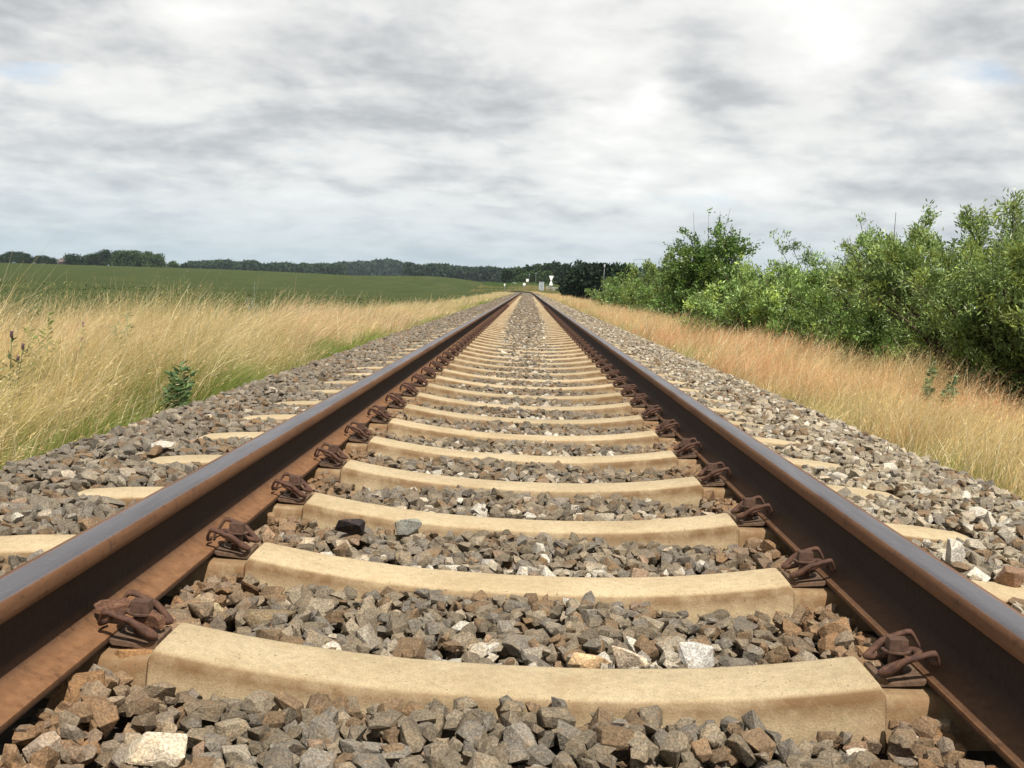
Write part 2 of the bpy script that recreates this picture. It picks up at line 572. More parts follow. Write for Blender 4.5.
# ------------------------------------------------------------------ sleepers with fastenings
def sleeper_mesh(res=1, seed=0):
    st = []
    xi = np.linspace(0, 0.588, 25 * res)
    for x in xi: st.append((x, inner_top(x), 0.0750))
    st += [(0.595, 0.0135, 0.0750), (0.601, 0.005, 0.077), (0.607, -0.004, 0.068), (0.66, -0.004, 0.066), (0.70, -0.003, 0.066), (0.80, -0.003, 0.066), (0.900, -0.004, 0.068),
           (0.906, 0.008, 0.078), (0.912, 0.014, 0.076), (0.96, 0.013, 0.076), (1.05, 0.008, 0.078), (1.15, 0.002, 0.082), (1.26, -0.010, 0.086), (1.285, -0.018, 0.084)]
    st = [(-x, z, w) for x, z, w in reversed(st[1:])] + st
    V, C = [], []
    for x, zt, wt in st:
        ax = abs(x)
        ch = 0.010 * (vnoise(x * 14, seed, 1.0, 5) - 0.5) * 0.5 - 0.011 * max(0, vnoise(x * 55, seed + 3, 1.0, 7) - 0.66)
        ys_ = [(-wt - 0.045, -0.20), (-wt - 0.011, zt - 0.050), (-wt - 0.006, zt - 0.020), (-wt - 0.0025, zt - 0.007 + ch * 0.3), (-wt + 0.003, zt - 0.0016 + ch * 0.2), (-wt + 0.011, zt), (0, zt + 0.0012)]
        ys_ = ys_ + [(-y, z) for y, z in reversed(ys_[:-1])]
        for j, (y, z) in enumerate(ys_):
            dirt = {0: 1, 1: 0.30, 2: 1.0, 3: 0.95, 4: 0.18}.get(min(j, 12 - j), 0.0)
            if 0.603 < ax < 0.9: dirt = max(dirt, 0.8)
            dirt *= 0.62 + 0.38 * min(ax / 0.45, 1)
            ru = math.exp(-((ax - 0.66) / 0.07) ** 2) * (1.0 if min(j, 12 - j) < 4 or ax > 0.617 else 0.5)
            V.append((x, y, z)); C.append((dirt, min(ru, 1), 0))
    n, m = len(st), 13
    i = np.arange(n * m).reshape(n, m)
    F = np.stack([i[:-1, :-1], i[1:, :-1], i[1:, 1:], i[:-1, 1:]], -1).reshape(-1, 4)
    caps = np.stack([i[0], i[-1][::-1]])
    bot = np.stack([i[:-1, -1], i[1:, -1], i[1:, 0], i[:-1, 0]], -1).reshape(-1, 4)
    me = np_mesh("concrete_sleeper", np.array(V), [F, bot, caps], MAT["concrete"], np.array(C), smooth=True, sharp=42)
    return me


# fastening shapes in local frame: u towards the rail, v along the track, w up; origin on the rail foot edge
def plate_geo():
    g = Geo()
    poly = [(-0.060, 0.006), (-0.060, 0.023), (-0.052, 0.024), (-0.046, 0.0155), (-0.004, 0.016), (-0.001, 0.016), (-0.001, 0.0085), (-0.004, 0.006)]
    g.prism(poly, 0.078, (0, -0.039, 0), (1, 0, 0), (0, 0, 1), (0, 1, 0))
    return g


def clip_geo(res=4, n=8):
    h = [(0.031, 0.010, 0.0375), (0.037, 0.028, 0.0395), (0.030, 0.050, 0.048), (0.004, 0.062, 0.068), (-0.028, 0.061, 0.064), (-0.049, 0.055, 0.040),
         (-0.056, 0.043, 0.0335), (-0.047, 0.031, 0.038), (-0.029, 0.026, 0.047), (-0.012, 0.021, 0.052), (-0.006, 0.010, 0.053)]
    pts = h + [(-0.004, 0.0, 0.053)] + [(u, -v, w) for u, v, w in reversed(h)]
    g = Geo()
    g.tube(catmull([(u, v * 0.9, w - 0.002) for u, v, w in pts], res), 0.0056, n)
    return g


def screw_geo():
    g = Geo()
    c = (-0.030, 0, 0)
    for r, z0, z1, n in ((0.010, 0.015, 0.058, 10), (0.019, 0.056, 0.060, 14)):
        vs = [(c[0] + r * math.cos(2 * math.pi * k / n), r * math.sin(2 * math.pi * k / n), z) for z in (z0, z1) for k in range(n)]
        g.add(vs, [list(range(n))[::-1], list(range(n, 2 * n))] + [[k, (k + 1) % n, n + (k + 1) % n, n + k] for k in range(n)])
    a = 0.0120
    vs = [(c[0] + sx * s * a, sy * s * a, z) for z, s in ((0.060, 1.0), (0.080, 0.94)) for sx, sy in ((-1, -1), (1, -1), (1, 1), (-1, 1))]
    g.add(vs, [[3, 2, 1, 0], [4, 5, 6, 7], [0, 1, 5, 4], [1, 2, 6, 5], [2, 3, 7, 6], [3, 0, 4, 7]])
    return g


def place(g, x0, sgn, fore=1.0):
    q = Geo()
    q.v = [(x0 + sgn * (u * 1.36 if u < 0 else u * fore), v, w - 0.008 * min(1, max(0, -u / 0.02))) for u, v, w in g.v]
    q.f = [list(f) for f in g.f]
    return q


PL, CL, CL2, SC = plate_geo(), clip_geo(4, 8), clip_geo(2, 5), screw_geo()
spots = [(-(RC - 0.07), -1), ((RC - 0.07), 1), (-(RC + 0.07), 1), ((RC + 0.07), -1)]
fast = []
for x0, sg in spots:
    fast.append((place(PL, x0, sg).mesh("guide_plate", MAT["plate"], bevel=0.0012),
                 place(CL, x0, sg, 0.45).mesh("spring_clip", MAT["clip"], smooth=True, sharp=60),
                 place(SC, x0, sg).mesh("sleeper_screw", MAT["screw"], bevel=0.001),
                 place(CL2, x0, sg, 0.45).mesh("spring_clip", MAT["clip"], smooth=True)))
ordinal = ["second", "third", "fourth", "fifth", "sixth", "seventh", "eighth", "ninth", "tenth", "eleventh", "twelfth", "thirteenth", "fourteenth"]
SL_MESH = [sleeper_mesh(4, s) for s in range(4)]
SL_FAR = sleeper_mesh(1, 9)
N_SLEEPERS = 150
sleepers_y = []
for i in range(-2, N_SLEEPERS):
    y = S0 + SPACING * i + (0 if i < 1 else random.uniform(-0.006, 0.006))
    s = link("concrete_sleeper", SL_MESH[i % 4] if i < 30 else SL_FAR, None, (0, y, 0))
    s.rotation_euler.z = 0 if i < 1 else random.uniform(-0.004, 0.004)
    if i == -2: lab = "cream concrete sleeper just behind the camera, out of the photo"
    elif i == -1: lab = "cream concrete sleeper cut off by the bottom edge, only its fastenings in the corners"
    elif i == 0: lab = "cream concrete sleeper nearest the camera, the lowest one seen whole"
    elif i == 2: lab = "third cream concrete sleeper from the camera, with a black lump against its left front"
    elif i == 3: lab = "fourth cream concrete sleeper from the camera, with a small dark chip on its left top"
    elif i <= 13: lab = ordinal[i - 1] + " cream concrete sleeper counting away from the camera"
    else: lab = "pale concrete sleeper far along the track, beyond the first fourteen"
    props(s, lab, "sleeper", "concrete sleepers under the rails")
    if i < 60:
        for k, (pm, cm, sm, cm2) in enumerate(fast):
            if k >= 2 and i > 9: break
            link("guide_plate", pm, s)
            link("spring_clip", cm if i < 14 else cm2, s)
            if i < 32: link("sleeper_screw", sm, s)

# ------------------------------------------------------------------ ballast stones
def rock_variant(npts, seed, bev=0.0):
    r = random.Random(seed)
    bm = bmesh.new()
    for k in range(npts):
        # points on a superellipsoid shell: blocky, angular
        d = Vector((r.gauss(0, 1), r.gauss(0, 1), r.gauss(0, 1))).normalized()
        p = 0.62
        q = Vector([math.copysign(abs(c) ** p, c) for c in d]) * r.uniform(0.82, 1.08)
        bm.verts.new((q.x * 0.5, q.y * 0.5, q.z * 0.5))
    res = bmesh.ops.convex_hull(bm, input=bm.verts)
    bmesh.ops.delete(bm, geom=[e for e in res["geom_interior"] if isinstance(e, bmesh.types.BMVert)], context="VERTS")
    if bev:
        bmesh.ops.dissolve_limit(bm, angle_limit=R(12), verts=bm.verts, edges=bm.edges)
        bmesh.ops.bevel(bm, geom=list(bm.edges), offset=bev, segments=1, affect="EDGES")
    bmesh.ops.triangulate(bm, faces=bm.faces)
    if bev:
        for v in bm.verts:
            v.co *= 1 + 0.13 * mnoise.noise(v.co * 4 + Vector((seed, 0, 0)))
    bmesh.ops.recalc_face_normals(bm, faces=bm.faces)
    bm.verts.index_update()
    V = np.array([v.co[:] for v in bm.verts])
    F = np.array([[v.index for v in f.verts] for f in bm.faces])
    bm.free()
    V = V - (V.max(0) + V.min(0)) / 2
    V = V / (V.max(0) - V.min(0))
    return V, F


ROCK_NEAR = [rock_variant(12 + s % 6, 100 + s, 0.016) for s in range(22)]
ROCK_MID = [rock_variant(10 + s % 4, 300 + s) for s in range(12)]
ROCK_FAR = [rock_variant(7, 500 + s) for s in range(8)]


def rotmats(yaw, tilt, tdir):
    """yaw about z then tilt about a horizontal axis"""
    c, s = np.cos(yaw), np.sin(yaw)
    Z = np.zeros_like(c); O = np.ones_like(c)
    Rz = np.stack([np.stack([c, -s, Z], -1), np.stack([s, c, Z], -1), np.stack([Z, Z, O], -1)], 1)
    ax, ay = np.cos(tdir), np.sin(tdir)
    ct, stt = np.cos(tilt), np.sin(tilt)
    k = 1 - ct
    Rt = np.stack([np.stack([ct + ax * ax * k, ax * ay * k, ay * stt], -1), np.stack([ax * ay * k, ct + ay * ay * k, -ax * stt], -1), np.stack([-ay * stt, ax * stt, ct], -1)], 1)
    return Rt @ Rz


def stone_tints(x, y, n):
    side = np.where(np.abs(x) < 0.87, 0, np.where(x < 0, 1, 2))
    base = np.array([[0.180, 0.147, 0.105], [0.185, 0.158, 0.122], [0.275, 0.234, 0.172]])[side]
    k = rng.random(n)
    c = base * rng.lognormal(0, 0.22, n)[:, None]
    grey = np.array([0.160, 0.142, 0.118]); brown = np.array([0.160, 0.105, 0.060]); pale = np.array([0.38, 0.33, 0.255]); white = np.array([0.45, 0.42, 0.36]); pink = np.array([0.26, 0.18, 0.125])
    def put(mask, col, w=0.85):
        c[mask] = c[mask] * (1 - w) + col * w * rng.lognormal(0, 0.15, mask.sum())[:, None]
    put(k < 0.24, grey); put((k > 0.24) & (k < 0.42), brown)
    # crushed pale stone lies mostly just behind each sleeper, off the rails
    ph = ((y - S0 + 30 * SPACING) % SPACING)
    behind = np.exp(-((ph - 0.135) / 0.07) ** 2) * np.exp(-(np.abs(x) / 0.42) ** 4)
    p = rng.random(n)
    pp = np.where(side == 0, 0.02 + 0.46 * behind, np.where(side == 1, 0.012, 0.20))
    put(p < pp, pale); put(p < pp * 0.40, white); put((p > pp) & (p < pp + 0.012), pink)
    # rust dust from the rails
    rr = np.exp(-((np.abs(x) - 0.70) / 0.13) ** 2) * rng.uniform(0.15, 0.9, n)
    rr = np.clip(rr, 0, 0.8)[:, None]
    c = c * (1 - rr) + np.array([0.25, 0.135, 0.062]) * rr
    return np.clip(c, 0.03, 0.75)


def emit(variants, P, S, Rm, T, which):
    Vs, Fs, Cs, off = [], [], [], 0
    for vi, (V, F) in enumerate(variants):
        idx = np.nonzero(which == vi)[0]
        if not len(idx): continue
        L = V[None] * S[idx][:, None, :]
        W = np.einsum("nij,nkj->nki", Rm[idx], L) + P[idx][:, None, :]
        Vs.append(W.reshape(-1, 3))
        Fs.append((F[None] + (np.arange(len(idx)) * len(V))[:, None, None]).reshape(-1, 3) + off)
        Cs.append(np.repeat(T[idx], len(V), axis=0))
        off += W.shape[0] * W.shape[1]
    return np.concatenate(Vs), np.concatenate(Fs), np.concatenate(Cs)


def on_sleeper(x, y, m):
    ph = (y - S0 + SPACING / 2 + 40 * SPACING) % SPACING - SPACING / 2
    return (np.abs(ph) < 0.083 + m) & (np.abs(x) < 1.29 + m)


def under_rail(x, m):
    return np.abs(np.abs(x) - RC) < 0.055 + m


# --- near stones are dropped one after another onto a height map
GX0, GX1, GY0, GY1, GR = -2.3, 2.3, 0.3, 11.0, 0.01
gx = np.arange(GX0, GX1, GR); gy = np.arange(GY0, GY1, GR)
HX, HY = np.meshgrid(gx, gy, indexing="ij")
TOP = ballast_top(HX, HY)
H = TOP - 0.055
kern = {}
for r in range(1, 6):
    q = np.arange(-r, r + 1)
    d2 = (q[:, None] ** 2 + q[None, :] ** 2) / (r + 0.5) ** 2
    kern[r] = (d2 <= 1, np.sqrt(np.clip(1 - d2, 0, 1)))
near = []


def drop_pass(n, smin, smax, sink, lim):
    x = rng.uniform(-2.0, 2.0, n); y = rng.uniform(0.45, 10.8, n)
    a = rng.uniform(smin, smax, n) * np.where(np.abs(x) > 1.0, 1.08, 1.0)
    e1 = rng.uniform(0.62, 0.95, n); e2 = rng.uniform(0.45, 0.78, n)
    ok = ~on_sleeper(x, y, a * 0.28) & ~(under_rail(x, 0.012))
    for j in np.nonzero(ok)[0]:
        rr = a[j] * (1 + e1[j]) / 4
        r = min(5, max(1, int(round(rr / GR))))
        ix, iy = int((x[j] - GX0) / GR), int((y[j] - GY0) / GR)
        if ix < r or iy < r or ix >= len(gx) - r or iy >= len(gy) - r: continue
        sl = (slice(ix - r, ix + r + 1), slice(iy - r, iy + r + 1))
        m, dome = kern[r]
        h = H[sl]
        hh = h[m]
        hgt = a[j] * e2[j]
        z = 0.5 * hh.mean() + 0.5 * hh.max() + hgt * 0.5 - sink * hgt
        if z + hgt * 0.5 > TOP[ix, iy] + lim: continue
        h[m] = np.maximum(hh, z + (dome[m] - 0.45) * hgt * 0.62)
        near.append((x[j], y[j], z, a[j], a[j] * e1[j], hgt))


drop_pass(52000, 0.026, 0.044, 0.24, 0.004)
drop_pass(22000, 0.038, 0.066, 0.26, 0.016)
drop_pass(60000, 0.024, 0.044, 0.26, 0.013)
NR = np.array(near); n = len(NR)
Rm = rotmats(rng.uniform(0, 6.28, n), rng.normal(0, 0.62, n), rng.uniform(0, 6.28, n))
nV, nF, nC = emit(ROCK_NEAR, NR[:, :3], NR[:, 3:6], Rm, stone_tints(NR[:, 0], NR[:, 1], n), rng.integers(0, len(ROCK_NEAR), n))
o = link("ballast_stones", np_mesh("ballast_stones", nV, [nF], MAT["stone"], nC))
props(o, "grey brown angular ballast stones filling the bays between sleepers and the near shoulders", "ballast", kind="stuff")


def scatter(y0, y1, dens, smin, smax, variants, lift):
    n = int(4.3 * (y1 - y0) * dens)
    x = rng.uniform(-2.0, 2.0, n); y = rng.uniform(y0, y1, n)
    k = ~on_sleeper(x, y, 0.012) & ~under_rail(x, -0.005)
    x, y = x[k], y[k]; n = len(x)
    a = rng.uniform(smin, smax, n)
    S = np.stack([a, a * rng.uniform(0.6, 0.95, n), a * rng.uniform(0.45, 0.8, n)], -1)
    z = ballast_top(x, y) + rng.uniform(-0.035, 0.008, n) + lift - S[:, 2] * 0.3
    Rm = rotmats(rng.uniform(0, 6.28, n), rng.normal(0, 0.4, n), rng.uniform(0, 6.28, n))
    return emit(variants, np.stack([x, y, z], -1), S, Rm, stone_tints(x, y, n), rng.integers(0, len(variants), n))


parts_ = [scatter(49.5, 110, 210, 0.075, 0.125, ROCK_FAR, 0.012), scatter(10.75, 22, 1150, 0.038, 0.070, ROCK_MID, 0.004), scatter(22, 50, 700, 0.045, 0.080, ROCK_FAR, 0.004)]
off = 0; vs, fs, cs = [], [], []
for v, f, c in parts_:
    vs.append(v); fs.append(f + off); cs.append(c); off += len(v)
o = link("ballast_stones", np_mesh("ballast_stones", np.concatenate(vs), [np.concatenate(fs)], MAT["stone"], np.concatenate(cs)))
props(o, "grey brown ballast stones along the farther stretch of the track", "ballast", kind="stuff")

# --- a few stones that stand out, each a thing of its own
def lone_stone(px, py, z, size, tint, label, yaw=0.0, tilt=0.1, seed=0, name="ballast_stone"):
    p = hit(px, py, z)
    V, F = rock_variant(15, 900 + seed, 0.025)
    ca, sa = math.cos(yaw), math.sin(yaw)
    W = V * np.array(size)
    ct, stt = math.cos(tilt), math.sin(tilt)
    W = np.stack([W[:, 0], W[:, 1] * ct - W[:, 2] * stt, W[:, 1] * stt + W[:, 2] * ct], -1)
    W = np.stack([W[:, 0] * ca - W[:, 1] * sa, W[:, 0] * sa + W[:, 1] * ca, W[:, 2]], -1)
    o = link(name, np_mesh(name, W, [F], MAT["stone"], np.tile(np.array(tint), (len(W), 1))), None, tuple(p))
    props(o, label, "stone", "single stones that stand out in the ballast")


lone_stone(158, 750, -0.035, (0.085, 0.055, 0.055), (0.50, 0.43, 0.33), "large cream blocky stone at the bottom left of the foreground ballast", 0.1, -0.1, 1)
lone_stone(872, 712, -0.048, (0.062, 0.045, 0.050), (0.56, 0.42, 0.31), "pinkish white stone against the right end of the nearest sleeper", 0.6, 0.2, 2)
lone_stone(630, 655, -0.028, (0.075, 0.045, 0.045), (0.60, 0.50, 0.38), "white and orange stone resting behind the middle of the nearest sleeper", -0.5, 0.3, 3)
lone_stone(590, 661, -0.030, (0.080, 0.030, 0.030), (0.55, 0.38, 0.22), "flat peach coloured stone touching the back edge of the nearest sleeper", 0.1, 0.0, 4)
lone_stone(696, 655, -0.032, (0.060, 0.045, 0.045), (0.50, 0.48, 0.44), "pale grey crumbly stone behind the right half of the nearest sleeper", 0.3, 0.1, 5)
lone_stone(408, 524, -0.020, (0.075, 0.055, 0.045), (0.25, 0.25, 0.22), "blue grey stone leaning on the front of the third sleeper", 0.3, 0.35, 6)
lone_stone(350, 526, -0.012, (0.080, 0.030, 0.055), (0.035, 0.028, 0.028), "black lump against the front of the third sleeper, left of centre", 0.05, 0.5, 7)
lone_stone(113, 606, 0.055, (0.062, 0.035, 0.020), (0.13, 0.065, 0.042), "dark rusty flake of stone lying on the nearest left rail clip", 0.5, 0.1, 8)
lone_stone(138, 661, -0.020, (0.085, 0.050, 0.045), (0.30, 0.165, 0.075), "rust stained stone below the nearest left rail fastening", 0.5, -0.35, 9)
lone_stone(207, 607, -0.040, (0.090, 0.048, 0.030), (0.45, 0.36, 0.22), "flat tan stone behind the left end of the nearest sleeper", -0.35, 0.15, 10)
lone_stone(150, 618, 0.040, (0.052, 0.034, 0.028), (0.15, 0.075, 0.046), "small rust brown stone caught inside the nearest left rail clip", -0.4, 0.2, 11)
lone_stone(955, 552, 0.030, (0.050, 0.045, 0.070), (0.58, 0.55, 0.48), "upright white stone on the right ballast shoulder", 0.2, 0.1, 12)
lone_stone(1014, 578, 0.020, (0.070, 0.060, 0.055), (0.24, 0.15, 0.10), "reddish brown stone at the right edge of the photo on the ballast shoulder", 0.2, 0.1, 13)
lone_stone(163, 445, 0.012, (0.085, 0.050, 0.040), (0.46, 0.43, 0.37), "single white stone on the left ballast shoulder", 0.4, 0.1, 14)
lone_stone(78, 694, -0.030, (0.085, 0.080, 0.065), (0.235, 0.135, 0.065), "big orange brown stone beside the left rail in the foreground", 0.7, -0.3, 15)
lone_stone(268, 621, -0.050, (0.110, 0.070, 0.055), (0.19, 0.145, 0.09), "long brown stone in the bay behind the nearest sleeper", 0.5, -0.2, 16)

# ------------------------------------------------------------------ grasses
def blades(P, h, w, lean, c0, c1, c2, prof, jit=0.5):
    """one ribbon per blade: rows of two vertices; colours run c0 -> c1 -> c2"""
    n, rows = len(P), len(prof)
    t = np.linspace(0, 1, rows)
    yaw = rng.uniform(0, math.pi, n)
    side = np.stack([np.cos(yaw), np.sin(yaw), np.zeros(n)], -1)
    curve = t[None, :] ** rng.uniform(1.5, 2.4, n)[:, None]
    ln = np.linalg.norm(lean, axis=1)
    C = np.empty((n, rows, 3))
    C[:, :, 0] = P[:, 0, None] + lean[:, 0, None] * h[:, None] * curve
    C[:, :, 1] = P[:, 1, None] + lean[:, 1, None] * h[:, None] * curve
    C[:, :, 2] = P[:, 2, None] + h[:, None] * (t[None, :] - 0.32 * np.clip(ln, 0, 1.2)[:, None] * t[None, :] ** 2.5)
    Wd = w[:, None] * np.array(prof)[None, :]
    A = C - side[:, None, :] * Wd[..., None] * 0.5
    B = C + side[:, None, :] * Wd[..., None] * 0.5
    V = np.stack([A, B], 2).reshape(-1, 3)
    i = np.arange(n * rows * 2).reshape(n, rows, 2)
    F = np.stack([i[:, :-1, 0], i[:, :-1, 1], i[:, 1:, 1], i[:, 1:, 0]], -1).reshape(-1, 4)
    tt = t[None, :, None]
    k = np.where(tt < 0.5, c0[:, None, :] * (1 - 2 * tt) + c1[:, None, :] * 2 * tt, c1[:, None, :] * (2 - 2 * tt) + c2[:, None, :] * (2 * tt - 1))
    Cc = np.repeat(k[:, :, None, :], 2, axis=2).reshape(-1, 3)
    return V, F, Cc, C


def seedheads(C, h, m, size, col):
    """little pointed husks along the top of each stem"""
    n = len(C)
    top, prev = C[:, -1], C[:, -3]
    t = rng.uniform(0.1, 1.05, (n, m))
    base = prev[:, None, :] * (1 - t[..., None]) + top[:, None, :] * t[..., None]
    d = (top - prev); d /= np.linalg.norm(d, axis=1, keepdims=True) + 1e-9
    dirv = d[:, None, :] + rng.normal(0, 0.17, (n, m, 3))
    dirv /= np.linalg.norm(dirv, axis=2, keepdims=True)
    s = size[:, None] * rng.uniform(0.6, 1.3, (n, m))
    sv = np.cross(dirv, rng.normal(0, 1, (n, m, 3))); sv /= np.linalg.norm(sv, axis=2, keepdims=True) + 1e-9
    tip = base + dirv * s[..., None]
    mid = base + dirv * s[..., None] * 0.45
    w = s[..., None] * 0.075
    V = np.stack([base, mid + sv * w, tip, mid - sv * w], 2).reshape(-1, 3)
    F = np.arange(len(V)).reshape(-1, 4)
    Cc = np.repeat(np.repeat(col[:, None, :] * rng.uniform(0.8, 1.2, (n, m))[..., None], 1, axis=1)[:, :, None, :], 4, axis=2).reshape(-1, 3)
    return V, F, Cc


GOLD = np.array([0.72, 0.555, 0.265]); STRAW = np.array([0.72, 0.60, 0.345]); PINK = np.array([0.78, 0.475, 0.31]); GREEN = np.array([0.155, 0.235, 0.045]); FRESH = np.array([0.255, 0.315, 0.075])
DULL = np.array([0.21, 0.215, 0.065]); TANR = np.array([0.82, 0.47, 0.25])


def grass_zone(side, x0, x1, y0, y1, dens, wscale, heads, hs=1.0):
    n = int((x1 - x0) * (y1 - y0) * dens)
    ax = rng.uniform(x0, x1, n); y = rng.uniform(y0, y1, n)
    # clumping
    keep = vnoise(ax, y, 2.2, 1) * 0.6 + vnoise(ax, y, 7.0, 2) * 0.4 > rng.uniform(0.05, 0.62, n)
    edge = smooth01(x0 - 0.05, x0 + 0.35, ax + 0.25 * (vnoise(ax, y, 1.3, 8) - 0.5))
    keep &= rng.random(n) < 0.35 + 0.65 * edge
    ax, y, edge = ax[keep], y[keep], edge[keep]; n = len(ax)
    x = side * ax + track_x(y)
    z = gh(x, y) - 0.02
    P = np.stack([x, y, z], -1)
    patch = vnoise(x, y, 0.55, 4); patch2 = vnoise(x, y, 1.5, 6)
    if side < 0:
        H0 = (0.42 + 0.33 * smooth01(1.9, 3.2, ax)) * (1.0 - 0.42 * smooth01(8, 34, y)) * (0.74 + 0.52 * patch)
    else:
        H0 = (0.34 + 0.16 * smooth01(2.0, 3.0, ax)) * (0.75 + 0.5 * patch)
    kind = rng.random(n)
    green = kind < (0.13 + 0.72 * (1 - smooth01(x0 + 0.15, x0 + 0.62 + 0.20 * smooth01(6, 14, y), ax + 0.7 * (patch2 - 0.5))) + 0.45 * smooth01(0.55, 0.72, patch)) * (1.0 if side < 0 else 0.5)
    h = H0 * np.where(green, rng.uniform(0.30, 0.75, n), rng.uniform(0.50, 1.18, n) ** 1.0) * hs * np.where(green, 0.6 + 0.4 * edge, 0.55 + 0.45 * edge)
    lean = np.stack([rng.normal(0.46 if side < 0 else 0.26, 0.24, n), rng.normal(-0.04, 0.22, n)], -1)
    lean[:, 0] += 0.55 * (vnoise(ax, y, 3.2, 31) - 0.5); lean[:, 1] += 0.55 * (vnoise(ax, y, 3.2, 37) - 0.5)
    h = h * (0.62 + 0.76 * vnoise(ax, y, 2.8, 41))
    w = rng.uniform(0.0020, 0.0042, n) * wscale * np.where(green, 1.5, 1.0)
    h = h * np.where((rng.random(n) < 0.05) & ~green, 1.16, 1.0)
    broad = (rng.random(n) < 0.07) & ~green
    w[broad] *= 2.2
    mixp = np.clip(vnoise(ax, y, 0.8, 21) * 2.4 - 0.75 + rng.normal(0, 0.22, n), 0, 1)[:, None]
    tipc = (GOLD * (1 - mixp) + (PINK if side < 0 else TANR) * mixp)
    ylg = smooth01(0.50, 0.72, vnoise(ax, y, 0.9, 12) + rng.normal(0, 0.07, n))[:, None] * (0.75 if side < 0 else 0.15)
    tipc = tipc * (1 - ylg) + np.array([0.44, 0.42, 0.135]) * ylg
    st = rng.random(n) < (0.42 if side < 0 else 0.20)
    tipc[st] = STRAW * rng.uniform(0.9, 1.25, st.sum())[:, None]
    tipc[broad] = np.array([0.80, 0.70, 0.46])
    tipc = tipc * rng.lognormal(0, 0.16, n)[:, None]
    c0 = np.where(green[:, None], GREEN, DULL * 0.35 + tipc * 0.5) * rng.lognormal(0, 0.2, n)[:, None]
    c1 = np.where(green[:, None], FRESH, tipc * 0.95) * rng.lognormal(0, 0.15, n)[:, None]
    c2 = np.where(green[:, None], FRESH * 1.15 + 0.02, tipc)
    V, F, C, cen = blades(P, h, w, lean, c0, c1, c2, [1.0, 0.9, 0.7, 0.25] if not heads else [1.0, 0.85, 0.6, 0.45, 0.15])
    out = [(V, F, C)]
    if heads:
        s = np.nonzero(~green & (rng.random(n) < 0.42))[0]
        out.append(seedheads(cen[s], h[s], heads + 2, np.clip(0.020 * wscale ** 0.5 * rng.uniform(0.6, 1.3, len(s)), 0.01, 0.08), c2[s] * 1.05))
    return out


def joinq(parts):
    off = 0; vs, fs, cs = [], [], []
    for v, f, c in parts:
        vs.append(v); fs.append(f + off); cs.append(c); off += len(v)
    return np.concatenate(vs), np.concatenate(fs), np.concatenate(cs)


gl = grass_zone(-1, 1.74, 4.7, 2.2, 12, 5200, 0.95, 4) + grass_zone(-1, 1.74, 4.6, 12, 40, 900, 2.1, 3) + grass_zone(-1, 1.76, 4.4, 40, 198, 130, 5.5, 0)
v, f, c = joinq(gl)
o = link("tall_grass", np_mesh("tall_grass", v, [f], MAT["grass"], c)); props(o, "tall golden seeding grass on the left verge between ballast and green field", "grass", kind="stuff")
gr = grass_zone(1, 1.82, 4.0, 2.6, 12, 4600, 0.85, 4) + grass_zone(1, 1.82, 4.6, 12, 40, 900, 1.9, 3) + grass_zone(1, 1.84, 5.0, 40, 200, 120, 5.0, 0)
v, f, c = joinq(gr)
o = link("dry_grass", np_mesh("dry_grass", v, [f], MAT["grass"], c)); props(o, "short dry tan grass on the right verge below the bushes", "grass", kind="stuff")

# crop plants of the field (only the near part can be told from its surface)
n = 15000
yy = 4 + (rng.random(n) ** 1.7) * 70
xx = -4.5 - (rng.random(n) ** 1.2) * (6 + yy * 0.62)
zz = gh(xx, yy) + 0.02
s = (0.030 + 0.0010 * yy) * rng.uniform(0.7, 1.4, n)
cc = np.array([0.095, 0.122, 0.042]) * rng.lognormal(0, 0.22, n)[:, None]
V, F, C, _ = blades(np.stack([xx, yy, zz], -1), s * 0.75, s * 1.0, np.stack([rng.normal(0.1, 0.5, n), rng.normal(0, 0.5, n)], -1), cc, cc, cc * 1.15, [0.5, 1.0, 0.6, 0.1])
o = link("field_crop", np_mesh("field_crop", V, [F], MAT["farleaf"], C)); props(o, "low green crop covering the field beyond the golden grass", "crop", kind="stuff")
# far verge and bank grass near the crossing
n = 26000
yy = rng.uniform(199, 300, n); xx = rng.uniform(-11, 26, n)
pt = vnoise(xx, yy, 0.11, 2)[:, None]
cc = np.where(pt > 0.52, np.array([[0.30, 0.25, 0.10]]), np.array([[0.10, 0.165, 0.045]])) * rng.lognormal(0, 0.2, n)[:, None]
V, F, C, _ = blades(np.stack([xx, yy, gh(xx, yy)], -1), rng.uniform(0.25, 0.5, n), rng.uniform(0.03, 0.07, n), rng.normal(0.1, 0.3, (n, 2)), cc * 0.8, cc, cc * 1.1, [1, 0.9, 0.6, 0.2])
o = link("bank_grass", np_mesh("bank_grass", V, [F], MAT["grass"], C)); props(o, "mixed green and straw grass on the bank where the track curves away", "grass", kind="stuff")

# ------------------------------------------------------------------ shrubs and trees
def leaf_quads(P, D, L, W, col, fold=0.25):
    n = len(P)
    D = D / (np.linalg.norm(D, axis=1, keepdims=True) + 1e-9)
    sv = np.cross(D, rng.normal(0, 1, (n, 3)) + np.array([0, 0, 0.8]))
    sv /= np.linalg.norm(sv, axis=1, keepdims=True) + 1e-9
    nv = np.cross(sv, D)
    tip = P + D * L[:, None]
    mid = P + D * (L * 0.45)[:, None] + nv * (W * fold)[:, None]
    V = np.stack([P, mid + sv * (W * 0.5)[:, None], tip, mid - sv * (W * 0.5)[:, None]], 1).reshape(-1, 3)
    F = np.arange(4 * n).reshape(-1, 4)
    return V, F, np.repeat(col, 4, axis=0)


